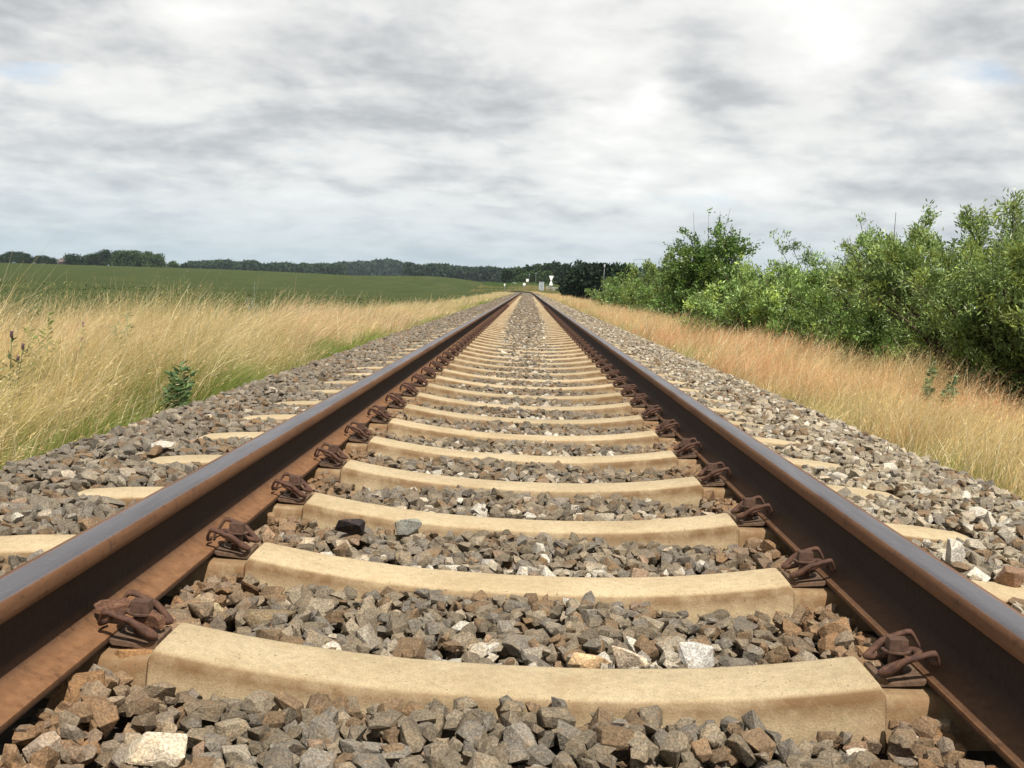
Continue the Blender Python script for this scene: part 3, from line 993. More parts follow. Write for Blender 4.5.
def make_shrub(name, label, cat, group, X, Y, rx, ry, ztop, n_stem, n_twig, n_leaf, L, W, col, trunk=0.0, spike=0.0, seed=0, skirt=True, droop=0.15):
    """multi-stemmed willow-like shrub: stems fan out to an uneven dome, twigs on the stems, leaves on the twigs"""
    r = np.random.default_rng(1000 + seed)
    z0 = float(gh(X, Y))
    Hh = ztop - z0
    root = empty(name, (X, Y, z0))
    props(root, label, cat, group)
    g = Geo()
    tp, td, tl = [], [], []
    for s in range(int(n_stem * 1.6)):
        low = s >= n_stem
        a = r.uniform(0, 2 * math.pi); rad = math.sqrt(r.random()) * 0.97 if not low else (r.uniform(0.6, 1.0) if skirt else r.uniform(0.1, 0.55))
        ex, ey = rx * rad * math.cos(a), ry * rad * math.sin(a)
        lump = 0.88 + 0.20 * vnoise(ex * 1.0 + seed * 3.3, ey * 1.0, 1.2, seed)
        ez = Hh * (1 - 0.62 * rad ** 2.2) * lump * (r.uniform(0.84, 1.0) if not low else r.uniform(0.25, 0.7))
        b = np.array([ex * 0.22, ey * 0.22, 0.0]) if not trunk else np.array([0, 0, trunk * r.uniform(0.5, 1.0)])
        pts = catmull([b, b + (np.array([ex, ey, 0]) - b) * 0.30 + np.array([0, 0, ez * 0.45]), np.array([ex * 0.72, ey * 0.72, ez * 0.78]), np.array([ex, ey, ez])], 4)
        rr0 = 0.018 + 0.008 * Hh
        g.tube(pts, list(np.linspace(rr0 * (0.5 if low else 1), 0.004, len(pts))), 4, cap=False)
        pts = np.array(pts)
        for q in range(n_twig):
            t = 1 - r.random() ** 1.4 * 0.86
            i = min(int(t * (len(pts) - 1)), len(pts) - 2); ft = t * (len(pts) - 1) - i
            p = pts[i] * (1 - ft) + pts[i + 1] * ft
            out = np.array([p[0] / rx, p[1] / ry, 0.5 + 0.5 * p[2] / Hh])
            d = out * 0.6 + r.normal(0, 0.6, 3); d /= np.linalg.norm(d) + 1e-9
            ln = (0.16 + 0.11 * Hh) * r.uniform(0.5, 1.15) * (0.62 if t > 0.82 and not trunk else 1.0)
            tp.append(p); td.append(d); tl.append(ln)
    if spike:
        for q in range(5):
            e = np.array([r.normal(0, rx * 0.35), r.normal(0, ry * 0.3), Hh + spike * r.uniform(0.3, 1.0)])
            b0 = np.array([e[0] * 0.6, e[1] * 0.6, Hh * 0.6])
            pts = catmull([b0, (b0 + e) / 2 + r.normal(0, 0.04, 3), e], 4)
            g.tube(pts, list(np.linspace(0.012, 0.004, len(pts))), 4, cap=False)
            for k in range(5):
                j = r.integers(1, len(pts))
                tp.append(pts[j]); td.append(np.array([r.normal(0, .4), r.normal(0, .4), .8])); tl.append(0.14)
    if trunk:
        g.tube([(0, 0, -0.1), (0.02, 0, trunk * 0.6), (0, 0.02, trunk * 1.15)], [0.10, 0.075, 0.06], 8)
    tp, td, tl = np.array(tp), np.array(td), np.array(tl)
    for p, d, ln in list(zip(tp, td, tl))[:: max(1, len(tp) // 700)]:
        g.tube([p, p + d * ln * 0.55 + np.array([0, 0, 0.02]), p + d * ln + np.array([0, 0, -droop * ln * 0.4])], [0.005, 0.004, 0.002], 3, cap=False)
    link("stems", g.mesh("stems", MAT["bark"], smooth=True), root)
    wgt = 0.12 + smooth01(0.35, 0.72, 0.5 * vnoise(tp[:, 0] + tp[:, 2] * 0.9, tp[:, 1] - tp[:, 2] * 0.7, 2.6 / max(0.5, rx * 0.45), seed) + 0.5 * vnoise(tp[:, 0] * 1.7 - tp[:, 2], tp[:, 1] + tp[:, 2] * 1.3, 3.1 / max(0.5, rx * 0.45), seed + 5))
    k = r.choice(len(tp), n_leaf, p=wgt / wgt.sum())
    t = r.uniform(0.05, 1.05, n_leaf)
    P = tp[k] + td[k] * (tl[k] * t)[:, None] + np.stack([np.zeros(n_leaf), np.zeros(n_leaf), -droop * tl[k] * t * t * 0.6], -1) + r.normal(0, 0.02 + L * 0.35, (n_leaf, 3))
    keep = P[:, 2] > 0.02
    P = P[keep]; k = k[keep]; n_leaf = len(P)
    D = td[k] * 0.9 + r.normal(0, 0.55, (n_leaf, 3)) + np.array([0.12, 0, 0.12])
    tw = r.lognormal(0, 0.16, len(tp))[k]
    yel = (r.random(len(tp)) < 0.25)[k]
    cc = np.tile(np.array(col), (n_leaf, 1)) * (tw * r.lognormal(0, 0.18, n_leaf))[:, None]
    cc[yel] *= np.array([1.35, 1.18, 0.9])
    pale = r.random(n_leaf) < 0.16  # random paler leaves, sun glints painted into their colour
    cc[pale] = cc[pale] * 1.6 + np.array([0.075, 0.085, 0.05])
    V, F, C = leaf_quads(P, D, L * r.uniform(0.65, 1.25, n_leaf), W * r.uniform(0.7, 1.2, n_leaf), cc)
    link("foliage", np_mesh("foliage", V, [F], MAT["leaf"], C), root)
    return root


WIL = (0.185, 0.262, 0.080); LIGHT = (0.22, 0.32, 0.095); DARK = (0.080, 0.13, 0.04); OAK = (0.098, 0.178, 0.036)
G_SH = "bushes in the line right of the track"
make_shrub("willow_shrub", "tallest loose willow bush filling the right edge of the photo with dark shaded base", "bush", G_SH, 5.75, 12.6, 2.5, 2.6, 2.12, 46, 26, 105000, 0.070, 0.021, WIL, seed=1, skirt=False)
make_shrub("willow_shrub", "big dark green bush cut by the right edge of the photo, nearest the camera", "bush", G_SH, 6.3, 8.7, 2.5, 2.2, 1.72, 40, 24, 85000, 0.068, 0.021, WIL, seed=2, skirt=False)
make_shrub("willow_shrub", "rounded green bush next left of the tallest willow, with feathery shoots on top", "bush", G_SH, 6.0, 17.6, 2.3, 2.3, 1.95, 36, 22, 60000, 0.075, 0.024, (0.155, 0.245, 0.060), spike=0.25, seed=3)
make_shrub("willow_shrub", "low pale leaved bush right in front of the pointed dark tree", "bush", G_SH, 5.0, 22.5, 1.7, 2.6, 1.30, 34, 20, 34000, 0.10, 0.036, LIGHT, spike=0.1, seed=4)
make_shrub("willow_shrub", "taller loose bush behind the pale leaved low bush, right of the pointed tree", "bush", G_SH, 7.4, 25.0, 2.4, 2.6, 2.05, 34, 20, 36000, 0.095, 0.030, (0.165, 0.25, 0.072), spike=0.25, seed=5)
make_shrub("broadleaf_tree", "pointed dark green tree rising above the bushes with a bare leading twig", "tree", None, 5.85, 34.5, 1.55, 1.6, 3.10, 30, 22, 26000, 0.095, 0.060, OAK, trunk=0.9, spike=0.45, seed=6)
make_shrub("willow_shrub", "bush at the left foot of the pointed dark tree", "bush", G_SH, 5.6, 40.0, 1.7, 3.0, 1.95, 28, 16, 22000, 0.12, 0.045, (0.150, 0.235, 0.062), seed=7)
make_shrub("willow_shrub", "yellow green bush second left of the pointed dark tree", "bush", G_SH, 6.4, 48.0, 2.3, 3.5, 2.55, 28, 16, 22000, 0.13, 0.050, (0.180, 0.25, 0.068), seed=8)
make_shrub("willow_shrub", "distant green bush third left of the pointed dark tree", "bush", G_SH, 6.2, 58.0, 2.3, 4.0, 2.35, 26, 14, 16000, 0.15, 0.060, (0.150, 0.23, 0.06), seed=9)
make_shrub("willow_shrub", "lowest bush at the far left end of the bush line, before the dark trees", "bush", G_SH, 6.2, 72.0, 2.3, 5.0, 1.75, 24, 14, 10000, 0.18, 0.070, (0.155, 0.23, 0.066), seed=10)

# weeds
def make_weed(name, label, px, py, Y, hgt, spread, n_leaf, L, W, col, flower=None, bare=0.0, base_x=None, seed=0):
    r = np.random.default_rng(4000 + seed)
    p = at(px, py, Y)
    z0 = float(gh(p[0], Y)) if base_x is None else base_x
    ztop = p[2] if hgt is None else z0 + hgt
    Hh = ztop - z0 - (0.07 if flower else 0.0)
    root = empty(name, (p[0], Y, z0)); props(root, label, "plant")
    g = Geo()
    ns = 5
    n_leaf *= 3
    P, D = [], []
    tips = []
    for s in range(ns):
        a = r.uniform(0, 6.28)
        e = np.array([math.cos(a) * spread * 0.5 * (s > 0) + 0.04, math.sin(a) * spread * 0.5 * (s > 0), Hh * (1 if s == 0 else r.uniform(0.6, 0.9))])
        pts = catmull([(0, 0, 0), e * 0.5 + np.array([0.01, 0, 0.02]), e], 4)
        g.tube(pts, list(np.linspace(0.005, 0.002, len(pts))), 5)
        tips.append(e)
        for k in range(n_leaf // ns):
            t = r.uniform(0.15 if not bare else 0.1, 1.0 - bare)
            q = e * t; aa = r.uniform(0, 6.28)
            P.append(q); D.append((math.cos(aa), math.sin(aa), r.uniform(0.1, 0.8)))
    link("stem", g.mesh("stem", simple("weed_stem", tuple(np.array(col) * 1.1)), smooth=True), root)
    P, D = np.array(P), np.array(D, float)
    nl = len(P)
    tt = P[:, 2] / Hh
    Ls = L * r.uniform(0.6, 1.1, nl) * (1.1 - 0.55 * tt)
    cc = np.tile(np.array(col), (nl, 1)) * r.lognormal(0, 0.2, nl)[:, None]
    V, F, C = leaf_quads(P, D, Ls, Ls * (W / L), cc)
    link("leaves", np_mesh("leaves", V, [F], MAT["leaf"], C), root)
    if flower is not None:
        for e in tips:
            fg = Geo()
            fg.tube([e, e + np.array([0, 0, 0.012]), e + np.array([0, 0, 0.024]), e + np.array([0.003, 0, 0.034])], [0.005, 0.009, 0.008, 0.010], 8)
            link("flower_head", fg.mesh("flower_head", simple("flower_purple", flower), smooth=True), root)


make_weed("thistle", "leafy green thistle at the edge of the ballast in the left grass", 175, 362, 5.75, None, 0.12, 66, 0.095, 0.036, (0.135, 0.225, 0.095), seed=1, base_x=-0.16)
make_weed("dock_plant", "dark leaved dock with a tall bare stalk in the left grass", 213, 276, 10.6, None, 0.16, 60, 0.13, 0.04, (0.050, 0.090, 0.030), bare=0.5, seed=2)
make_weed("wild_plant", "pale leaved weed in the middle of the left golden grass", 122, 310, 7.4, None, 0.20, 84, 0.085, 0.030, (0.155, 0.215, 0.100), seed=3)
make_weed("thistle", "purple headed thistle in the grass near the left edge of the photo", 77, 316, 6.7, None, 0.16, 60, 0.085, 0.022, (0.12, 0.17, 0.075), (0.16, 0.085, 0.12), seed=4)
make_weed("thistle", "dark purple thistle cut by the left edge of the photo", 4, 324, 5.6, None, 0.16, 60, 0.085, 0.022, (0.06, 0.10, 0.04), (0.10, 0.06, 0.075), seed=5)
make_weed("wild_plant", "fresh green leafy weed near the left edge, above the pinkish grass", 42, 312, 6.4, None, 0.24, 90, 0.10, 0.026, (0.13, 0.23, 0.05), seed=6)
make_weed("wild_plant", "pale leaved weed at the foot of the dark bush on the right", 928, 362, 8.9, None, 0.40, 120, 0.095, 0.042, (0.20, 0.28, 0.125), seed=7)
make_weed("wild_plant", "pale bushy weed standing alone in the green field", 252, 282, 16.0, None, 0.20, 60, 0.08, 0.03, (0.22, 0.25, 0.20), seed=8)

# ------------------------------------------------------------------ far trees
def make_tree(label, px, py_top, Y, wpx, col, group, nleaf=1500, seed=0, name="broadleaf_tree", zb=None, cat="tree", flat=1.0):
    r = np.random.default_rng(7000 + seed)
    p = at(px, py_top, Y)
    z0 = float(gh(p[0], Y)) if zb is None else zb
    Hh = max(p[2] - z0, 1.0)
    Wd = wpx * Y / F_PX * 0.5
    root = empty(name, (p[0], Y, z0)); props(root, label, cat, group)
    g = Geo()
    th = Hh * 0.42
    g.tube([(0, 0, -0.3), (0.02 * Hh, 0, th * 0.5), (0, 0.02 * Hh, th), (0, 0, Hh * 0.7)], [0.035 * Hh, 0.028 * Hh, 0.02 * Hh, 0.008 * Hh], 7)
    for k in range(6):
        a = r.uniform(0, 6.28)
        b = np.array([math.cos(a) * Wd * 0.6, math.sin(a) * Wd * 0.6, Hh * r.uniform(0.5, 0.8)])
        g.tube([(0, 0, th * r.uniform(0.55, 1)), b * np.array([0.5, 0.5, 0.85]), b], [0.014 * Hh, 0.009 * Hh, 0.004 * Hh], 5)
    link("trunk", g.mesh("trunk", MAT["bark"], smooth=True), root)
    nb = 26
    Ps, Ds, Cs, Ss = [], [], [], []
    for b in range(nb):
        a = r.uniform(0, 6.28); q = math.sqrt(r.random())
        zc = r.uniform(0.16, 0.88)
        env = math.sqrt(max(0.05, 1 - ((zc - 0.48) / 0.56) ** 2))
        br = min(Wd, Hh * 0.5) * r.uniform(0.42, 0.6)
        c = np.array([math.cos(a) * q * max(Wd * env - br * 0.8, 0), math.sin(a) * q * max(Wd * env - br * 0.8, 0), zc * Hh])
        if b == 0: c = np.array([0, 0, Hh - br * 0.9])
        m = nleaf // nb
        d = r.normal(0, 1, (m, 3)); d /= np.linalg.norm(d, axis=1, keepdims=True)
        rad = br * r.random(m) ** 0.45 * (1 + 0.25 * r.normal(0, 1, m))
        pp = c + d * rad[:, None] * np.array([1.1, 1.1, 0.85 * flat])
        Ps.append(pp); Ds.append(d + r.normal(0, 0.6, (m, 3)))
        Cs.append(np.tile(np.array(col), (m, 1)) * r.lognormal(0, 0.15) * r.lognormal(0, 0.2, m)[:, None])
    P = np.concatenate(Ps); D = np.concatenate(Ds); C = np.concatenate(Cs)
    P[:, 2] = np.clip(P[:, 2], 0.05 * Hh, Hh * 1.02)
    s = Hh * 0.095 + 0.1
    V, F, C = leaf_quads(P, D, s * r.uniform(0.7, 1.4, len(P)), s * 0.7 * r.uniform(0.7, 1.3, len(P)), C)
    link("crown", np_mesh("crown", V, [F], MAT["farleaf"], C), root)
    return root


FD = (0.030, 0.055, 0.024); FM = (0.055, 0.092, 0.032); FL = (0.075, 0.115, 0.038)
G_L = "trees on the horizon beyond the left field"
left_trees = [(-4, 254.5, 16, FD), (6, 254.2, 13, FD), (15, 252.3, 17, FD), (26, 254.3, 15, FD), (40, 256.0, 14, FD), (50, 257.2, 14, FD), (64, 258.5, 8, FD), (74, 254.6, 17, FD), (87, 256.0, 9, FD),
              (97, 253.2, 20, FD), (112, 251.6, 26, FD), (127, 251.2, 24, FM), (140, 252.4, 18, FM), (148, 253.0, 14, FL), (158, 254.6, 14, FM), (173, 261.8, 12, FL), (185, 264.2, 8, FD)]
lab_l = ["dark tree cut by the left edge of the photo, on the horizon", "small dark tree second from the left edge on the horizon", "tallest of the dark trees at the far left of the horizon", "dark tree just left of the first gap on the horizon",
         "dark tree just right of the first gap on the horizon", "low dark tree left of the brick house", "small tree in front of the brick house", "flat topped dark tree just right of the brick house", "narrow dark tree between the flat topped tree and the big clump",
         "dark tree at the left end of the big rounded clump", "broad dark tree in the left half of the big rounded clump", "broad tree at the highest point of the big rounded clump", "tree just left of the pale tree in the big clump",
         "pale yellow green tree in the big rounded clump on the horizon", "tree at the right end of the big rounded clump", "small pale tree standing right of the big clump", "tiny dark tree alone at the end of the left tree row"]
for i, ((px, py, w, c), lab) in enumerate(zip(left_trees, lab_l)):
    make_tree(lab, px, py, 560 + (i * 37) % 50, w * 1.25, c, G_L, 3200, i, name="distant_tree")
G_C = "trees behind the level crossing"
mid_trees = [(508, 269.4, 14, FD), (519, 268.6, 14, FM), (529, 266.0, 14, FD), (538, 264.2, 16, FM), (547, 264.2, 14, FD), (556, 262.8, 16, FD), (566, 264.0, 14, FD), (580, 262.0, 18, FD), (592, 266.0, 16, FD), (533, 271, 20, FM), (546, 272, 18, FM), (521, 274, 16, FM)]
lab_m = ["leftmost low tree of the wood behind the level crossing", "second low tree from the left in the wood behind the crossing", "dark tree above the white square sign in the crossing wood", "green tree above the grey cabinet in the crossing wood",
         "dark tree just left of the triangular sign in the crossing wood", "tall dark tree right behind the triangular sign", "dark tree between the triangular sign and the domed tree", "tall domed dark tree, highest of the crossing wood", "dark tree at the right end of the crossing wood",
         "lower green tree in front of the wood, above the cabinet", "lower green tree in front of the wood, left behind the triangular sign", "lower green tree in front of the wood above the round disc"]
for i, ((px, py, w, c), lab) in enumerate(zip(mid_trees, lab_m)):
    make_tree(lab, px, py, (360 if i < 9 else 318) + (i * 13) % 22, w, c, G_C, 1700, 40 + i)
G_D = "dark trees at the end of the bush line"
for i, (px, py, Y, w, lab) in enumerate([(577, 271.0, 128, 34, "low dark tree at the left end of the dark group, beside the white railing"), (592, 266.6, 126, 34, "dark tree in the middle of the dark group beyond the bushes"),
                                         (610, 265.6, 122, 36, "broad dark tree, right of the middle in the dark group beyond the bushes"), (624, 266.8, 118, 26, "dark tree at the right end of the dark group, next to the lamp post")]):
    make_tree(lab, px, py, Y, w, (0.020, 0.037, 0.018), G_D, 4200, 70 + i)

# woodland that reads as one mass along the horizon
def woodland(name, label, pts, Y, base_py, n, col, leaf, seed):
    r = np.random.default_rng(9000 + seed)
    px = np.array([a for a, b in pts], float); py = np.array([b for a, b in pts], float)
    x = r.uniform(px[0], px[-1], n)
    top = np.interp(x, px, py) + 1.0 * (vnoise(x, 0, 0.16, seed) - 0.5) * 2.2 + 0.8 * (vnoise(x, 3, 0.5, seed) - 0.5)
    bot = np.interp(x, [px[0], px[-1]], base_py)
    t = r.random(n) ** 0.8
    depth = Y * (1 + r.uniform(0, 0.12, n) + 0.0 * t)
    P = np.stack([at(a, b + (c - b) * (1 - q), d) for a, b, c, q, d in zip(x, top, bot, t, depth)])
    D = r.normal(0, 1, (n, 3)) + np.array([0, 0, 0.5])
    lump = 0.75 + 0.5 * vnoise(x * 0.3, t * 3 + seed, 1.0, seed)
    C = np.tile(np.array(col), (n, 1)) * (lump * r.lognormal(0, 0.16, n))[:, None]
    V, F, C = leaf_quads(P, D, leaf * r.uniform(0.6, 1.4, n), leaf * 0.8 * r.uniform(0.6, 1.3, n), C)
    o = link(name, np_mesh(name, V, [F], MAT["farleaf"], C)); props(o, label, "woodland", kind="stuff")


woodland("woodland", "dark strip of far woodland along the horizon beyond the field", [(186, 266), (192, 264), (205, 262.5), (220, 261.5), (240, 263.5), (255, 262.8), (262, 264.8), (300, 266), (345, 265)], 900, (271.5, 277), 15000, FD, 3.0, 1)
woodland("woodland", "far wooded hill left of the end of the track", [(300, 266), (330, 265.5), (352, 264.5), (368, 262.8), (384, 261.3), (398, 262.5), (412, 266), (425, 268)], 1300, (275, 281), 14000, (0.030, 0.052, 0.030), 4.5, 2)
woodland("woodland", "low far woodland between the wooded hill and the crossing", [(405, 264.5), (420, 267.0), (432, 265.5), (446, 266.0), (452, 268.3), (470, 269.3), (480, 268.5), (500, 270.5), (515, 270), (530, 270)], 800, (281, 287), 14000, (0.030, 0.052, 0.028), 2.8, 3)
woodland("woodland", "far woodland hidden behind the dark trees on the right", [(525, 270), (560, 267), (600, 269), (660, 270), (760, 276), (900, 280), (1060, 288)], 700, (288, 312), 9000, FD, 3.4, 4)

# ------------------------------------------------------------------ things at the level crossing and beyond
def ground_at(px, Y):
    p = at(px, 284, Y)
    return np.array([p[0], Y, float(gh(p[0], Y))])


# triangular give-way sign seen from behind over a second white board
p = ground_at(551, 232)
zt = lambda py, Y=232: float(at(551, py, Y)[2])
root = empty("warning_sign", tuple(p)); props(root, "white triangular sign, point down, over a flared white board on a post at the crossing", "sign")
g = Geo(); g.tube([(0, 0, 0), (0, 0, zt(275.6) - p[2])], 0.05, 8); link("post", g.mesh("post", MAT["galv"], smooth=True), root)
s = 232 / F_PX
g = Geo(); h = zt(275.8) - p[2]
g.prism([(-2.4 * s, 0), (2.4 * s, 0), (0.5 * s, -4.7 * s), (-0.5 * s, -4.7 * s)], 0.03, (0, -0.06, h), (1, 0, 0), (0, 0, 1), (0, -1, 0))
link("triangle_board", g.mesh("triangle_board", MAT["white"]), root)
g = Geo(); h = zt(281.0) - p[2]
g.prism([(-0.6 * s, 0), (0.6 * s, 0), (1.7 * s, -3.2 * s), (1.7 * s, -4.4 * s), (-1.7 * s, -4.4 * s), (-1.7 * s, -3.2 * s)], 0.03, (0, -0.06, h), (1, 0, 0), (0, 0, 1), (0, -1, 0))
link("lower_board", g.mesh("lower_board", MAT["white"]), root)
# relay cabinet
p = ground_at(541.5, 236); s = 236 / F_PX
root = empty("relay_cabinet", tuple(p)); props(root, "grey metal relay cabinet with a door beside the triangular sign", "cabinet")
hh = float(at(541.5, 281.6, 236)[2]) - p[2]
g = Geo(); g.box((0, 0, hh * 0.49), (5.0 * s, 0.8, hh * 0.98)); link("housing", g.mesh("housing", MAT["grey"], bevel=0.02), root)
g = Geo(); g.box((0, -0.02, hh * 0.99 + 0.03), (5.5 * s, 0.95, 0.07)); link("lid", g.mesh("lid", MAT["galv"], bevel=0.01), root)
g = Geo(); g.box((0.3 * s, -0.42, hh * 0.50), (2.6 * s, 0.03, hh * 0.7)); d = link("door", g.mesh("door", simple("cabinet_door", (0.27, 0.31, 0.34))), root)
g = Geo(); g.box((-0.6 * s, -0.45, hh * 0.52), (0.4 * s, 0.03, 0.16)); link("handle", g.mesh("handle", MAT["rubber"]), d)
# railing
root = None
a, b = ground_at(546.5, 238), ground_at(569, 226)
root = empty("guard_rail", tuple(a)); props(root, "white two rail road barrier right of the triangular sign", "railing")
dv = Vector(b - a); dv.z = 0
zb = Vector((0, 0, b[2] - a[2]))
for hz in (0.45, 0.80):
    g = Geo(); g.prism([(0, 0), (dv.length, b[2] - a[2]), (dv.length, b[2] - a[2] + 0.22), (0, 0.22)], 0.05, (0, 0, hz), tuple(dv.normalized()), (0, 0, 1), tuple(dv.normalized().cross(Vector((0, 0, 1)))))
    link("beam", g.mesh("beam", MAT["white"]), root)
for k in range(4):
    q = dv * (0.03 + 0.31 * k) + zb * (0.03 + 0.31 * k)
    g = Geo(); g.box((q.x, q.y, q.z + 0.5), (0.1, 0.1, 1.05)); link("post", g.mesh("post", MAT["white"]), root)
# round signal disc, square sign, marker post
def disc_sign(px, py_top, Y, wpx, hpx, name, label, shape):
    p = ground_at(px, Y); s = Y / F_PX
    ztop = float(at(px, py_top, Y)[2])
    root = empty(name, tuple(p)); props(root, label, "sign")
    g = Geo(); g.tube([(0, 0, -0.2), (0, 0, ztop - p[2] - 0.1)], 0.05, 8); link("post", g.mesh("post", MAT["galv"], smooth=True), root)
    g = Geo(); hz = ztop - p[2]
    if shape == "disc":
        poly = [(wpx * s * 0.5 * math.cos(2 * math.pi * k / 20), wpx * s * 0.5 * math.sin(2 * math.pi * k / 20) - hpx * s * 0.5) for k in range(20)]
    else:
        poly = [(-wpx * s / 2, -hpx * s), (wpx * s / 2, -hpx * s), (wpx * s / 2, 0), (-wpx * s / 2, 0)]
    g.prism(poly, 0.04, (0, -0.06, hz), (1, 0, 0), (0, 0, 1), (0, -1, 0))
    link("board", g.mesh("board", MAT["white"]), root)


disc_sign(524.3, 282.8, 208, 2.8, 2.8, "signal_disc", "round white disc on a post at the end of the straight track", "disc")
disc_sign(527.2, 278.9, 262, 2.6, 2.8, "square_sign", "square white sign on a post above the round disc", "square")
disc_sign(504.7, 283.6, 214, 1.2, 2.4, "marker_post", "small narrow white marker board left of the curving track", "square")


# white car half hidden behind the bank
Yc = 301.0
p = ground_at(515.8, Yc); s = Yc / F_PX
root = empty("parked_car", tuple(p), R(80)); props(root, "small white car on the road beyond the bank, left of the square sign", "car")
g = Geo()
prof = [(-1.9, 0.25), (1.9, 0.25), (1.95, 0.6), (1.75, 0.8), (0.95, 0.88), (-1.75, 0.9), (-1.95, 0.65)]
g.prism(prof, 1.65, (0, -0.82, 0), (1, 0, 0), (0, 0, 1), (0, 1, 0)); link("body", g.mesh("body", MAT["white"], bevel=0.05), root)
g = Geo(); g.prism([(-1.6, 0.905), (0.9, 0.885), (0.35, 1.34), (-1.2, 1.36)], 1.40, (0, -0.70, 0), (1, 0, 0), (0, 0, 1), (0, 1, 0)); cb = link("cabin", g.mesh("cabin", MAT["white"], bevel=0.04), root)
for x0, x1 in ((-1.3, -0.45), (-0.35, 0.55)):
    g = Geo(); g.prism([(x0, 0.93), (x1, 0.93), (x1 - 0.18, 1.27), (x0 + 0.15, 1.27)], 0.02, (0, -0.71, 0), (1, 0, 0), (0, 0, 1), (0, -1, 0)); link("window", g.mesh("window", MAT["glass"]), cb)
for x in (-1.2, 1.2):
    for yv in (-0.80, 0.80):
        g = Geo(); g.tube([(x, yv - 0.1, 0.31), (x, yv + 0.1, 0.31)], 0.31, 16); link("wheel", g.mesh("wheel", MAT["rubber"]), root)

# lamp post and poles
def pole(px, py_top, Y, r0, name, label, cat, arm=0.0):
    p = ground_at(px, Y); z = float(at(px, py_top, Y)[2]) - p[2]
    root = empty(name, tuple(p)); props(root, label, cat)
    g = Geo(); g.tube([(0, 0, -0.2), (0, 0, z * 0.5), (0, 0, z)], [r0, r0 * 0.8, r0 * 0.6], 8); link("pole", g.mesh("pole", MAT["galv"], smooth=True), root)
    if arm:
        g = Geo(); g.tube([(0, 0, z - 0.05), (arm * 0.5, 0, z + 0.10), (arm, 0, z + 0.12)], [r0 * 0.5, r0 * 0.4, r0 * 0.4], 6); a = link("arm", g.mesh("arm", MAT["galv"], smooth=True), root)
        g = Geo(); g.box((arm + 0.25, 0, z + 0.10), (0.75, 0.25, 0.13)); link("lamp_head", g.mesh("lamp_head", MAT["grey"], bevel=0.03), a)
    else:
        g = Geo(); g.box((0, -0.08, z - 0.25), (0.16, 0.10, 0.3)); link("head_box", g.mesh("head_box", MAT["grey"], bevel=0.02), root)


pole(632.5, 259.5, 205, 0.06, "street_lamp", "thin grey street lamp with one arm between the dark trees and the bushes", "street lamp", 1.5)
pole(603.5, 263.5, 116, 0.045, "metal_pole", "thin pale pole standing in front of the dark trees", "pole")
pole(535.5, 272.5, 268, 0.06, "metal_pole", "thin grey pole left of the grey cabinet", "pole")
pole(528.8, 273.5, 275, 0.05, "metal_pole", "thin grey pole just above the square white sign", "pole")

# brick house between the far trees
Yh = 575.0
p = at(66, 266.0, Yh); s = Yh / F_PX
z0 = float(gh(p[0], Yh))
root = empty("brick_house", (p[0], Yh, z0)); props(root, "small reddish brick house with dark roof between far trees on the left horizon", "house")
wz = float(at(66, 262.3, Yh)[2]) - z0; rz = float(at(66, 258.4, Yh)[2]) - z0
hw = 5.5 * s
g = Geo(); g.box((0, 0, wz / 2), (hw * 2, 6, wz)); link("wall", g.mesh("wall", MAT["brick"]), root)
g = Geo(); g.prism([(-3.5, 0), (3.5, 0), (0, rz - wz)], hw * 2 + 0.6, (-hw - 0.3, 0, wz + 0.003), (0, 1, 0), (0, 0, 1), (1, 0, 0)); rf = link("roof", g.mesh("roof", MAT["roof"]), root)
g = Geo(); g.box((hw * 0.5, 0, rz + 0.1), (0.7, 0.6, 1.0)); link("chimney", g.mesh("chimney", MAT["brick"]), rf)
for k in (-0.55, 0.1, 0.65):
    g = Geo(); g.box((hw * k, -3.02, wz * 0.55), (1.1, 0.06, 1.2)); link("window", g.mesh("window", MAT["glass"]), root)

# ------------------------------------------------------------------ light, sky, clouds
SUN_EL, SUN_AZ = R(57), R(180 - 18)        # azimuth clockwise from +Y (along the track)
sv = Vector((math.sin(SUN_AZ) * math.cos(SUN_EL), math.cos(SUN_AZ) * math.cos(SUN_EL), math.sin(SUN_EL)))
sd = bpy.data.lights.new("sun", "SUN")
sd.energy = 5.0
sd.angle = R(0.53)
sd.color = (1.0, 0.95, 0.86)
so = bpy.data.objects.new("sun", sd)
so.rotation_euler = sv.to_track_quat("Z", "Y").to_euler()
so.location = (0, -20, 40)
COL.objects.link(so)

w = bpy.data.worlds.new("World")
scene.world = w
w.use_nodes = True
nt = w.node_tree
for nd in list(nt.nodes): nt.nodes.remove(nd)
N = nt.nodes.new


def L_(a, b): nt.links.new(a, b)


def wmath(op, a, b=0.0, c=None, clamp=False):
    nd = N("ShaderNodeMath"); nd.operation = op; nd.use_clamp = clamp
    for s_, v in zip(nd.inputs, (a, b, c)):
        if v is None: continue
        if hasattr(v, "is_output"): L_(v, s_)
        else: s_.default_value = v
    return nd.outputs[0]


def wvec(op, a, b=None):
    nd = N("ShaderNodeVectorMath"); nd.operation = op
    for s_, v in zip(nd.inputs, (a, b)):
        if v is None: continue
        if hasattr(v, "is_output"): L_(v, s_)
        else: s_.default_value = v
    return nd


def wramp(f, stops, interp="LINEAR"):
    nd = N("ShaderNodeValToRGB"); nd.color_ramp.interpolation = interp
    while len(nd.color_ramp.elements) < len(stops): nd.color_ramp.elements.new(0.5)
    for e, (p_, c_) in zip(nd.color_ramp.elements, stops):
        e.position = p_; e.color = (c_, c_, c_, 1) if not hasattr(c_, "__len__") else (*c_, 1)
    L_(f, nd.inputs[0])
    return nd.outputs[0]


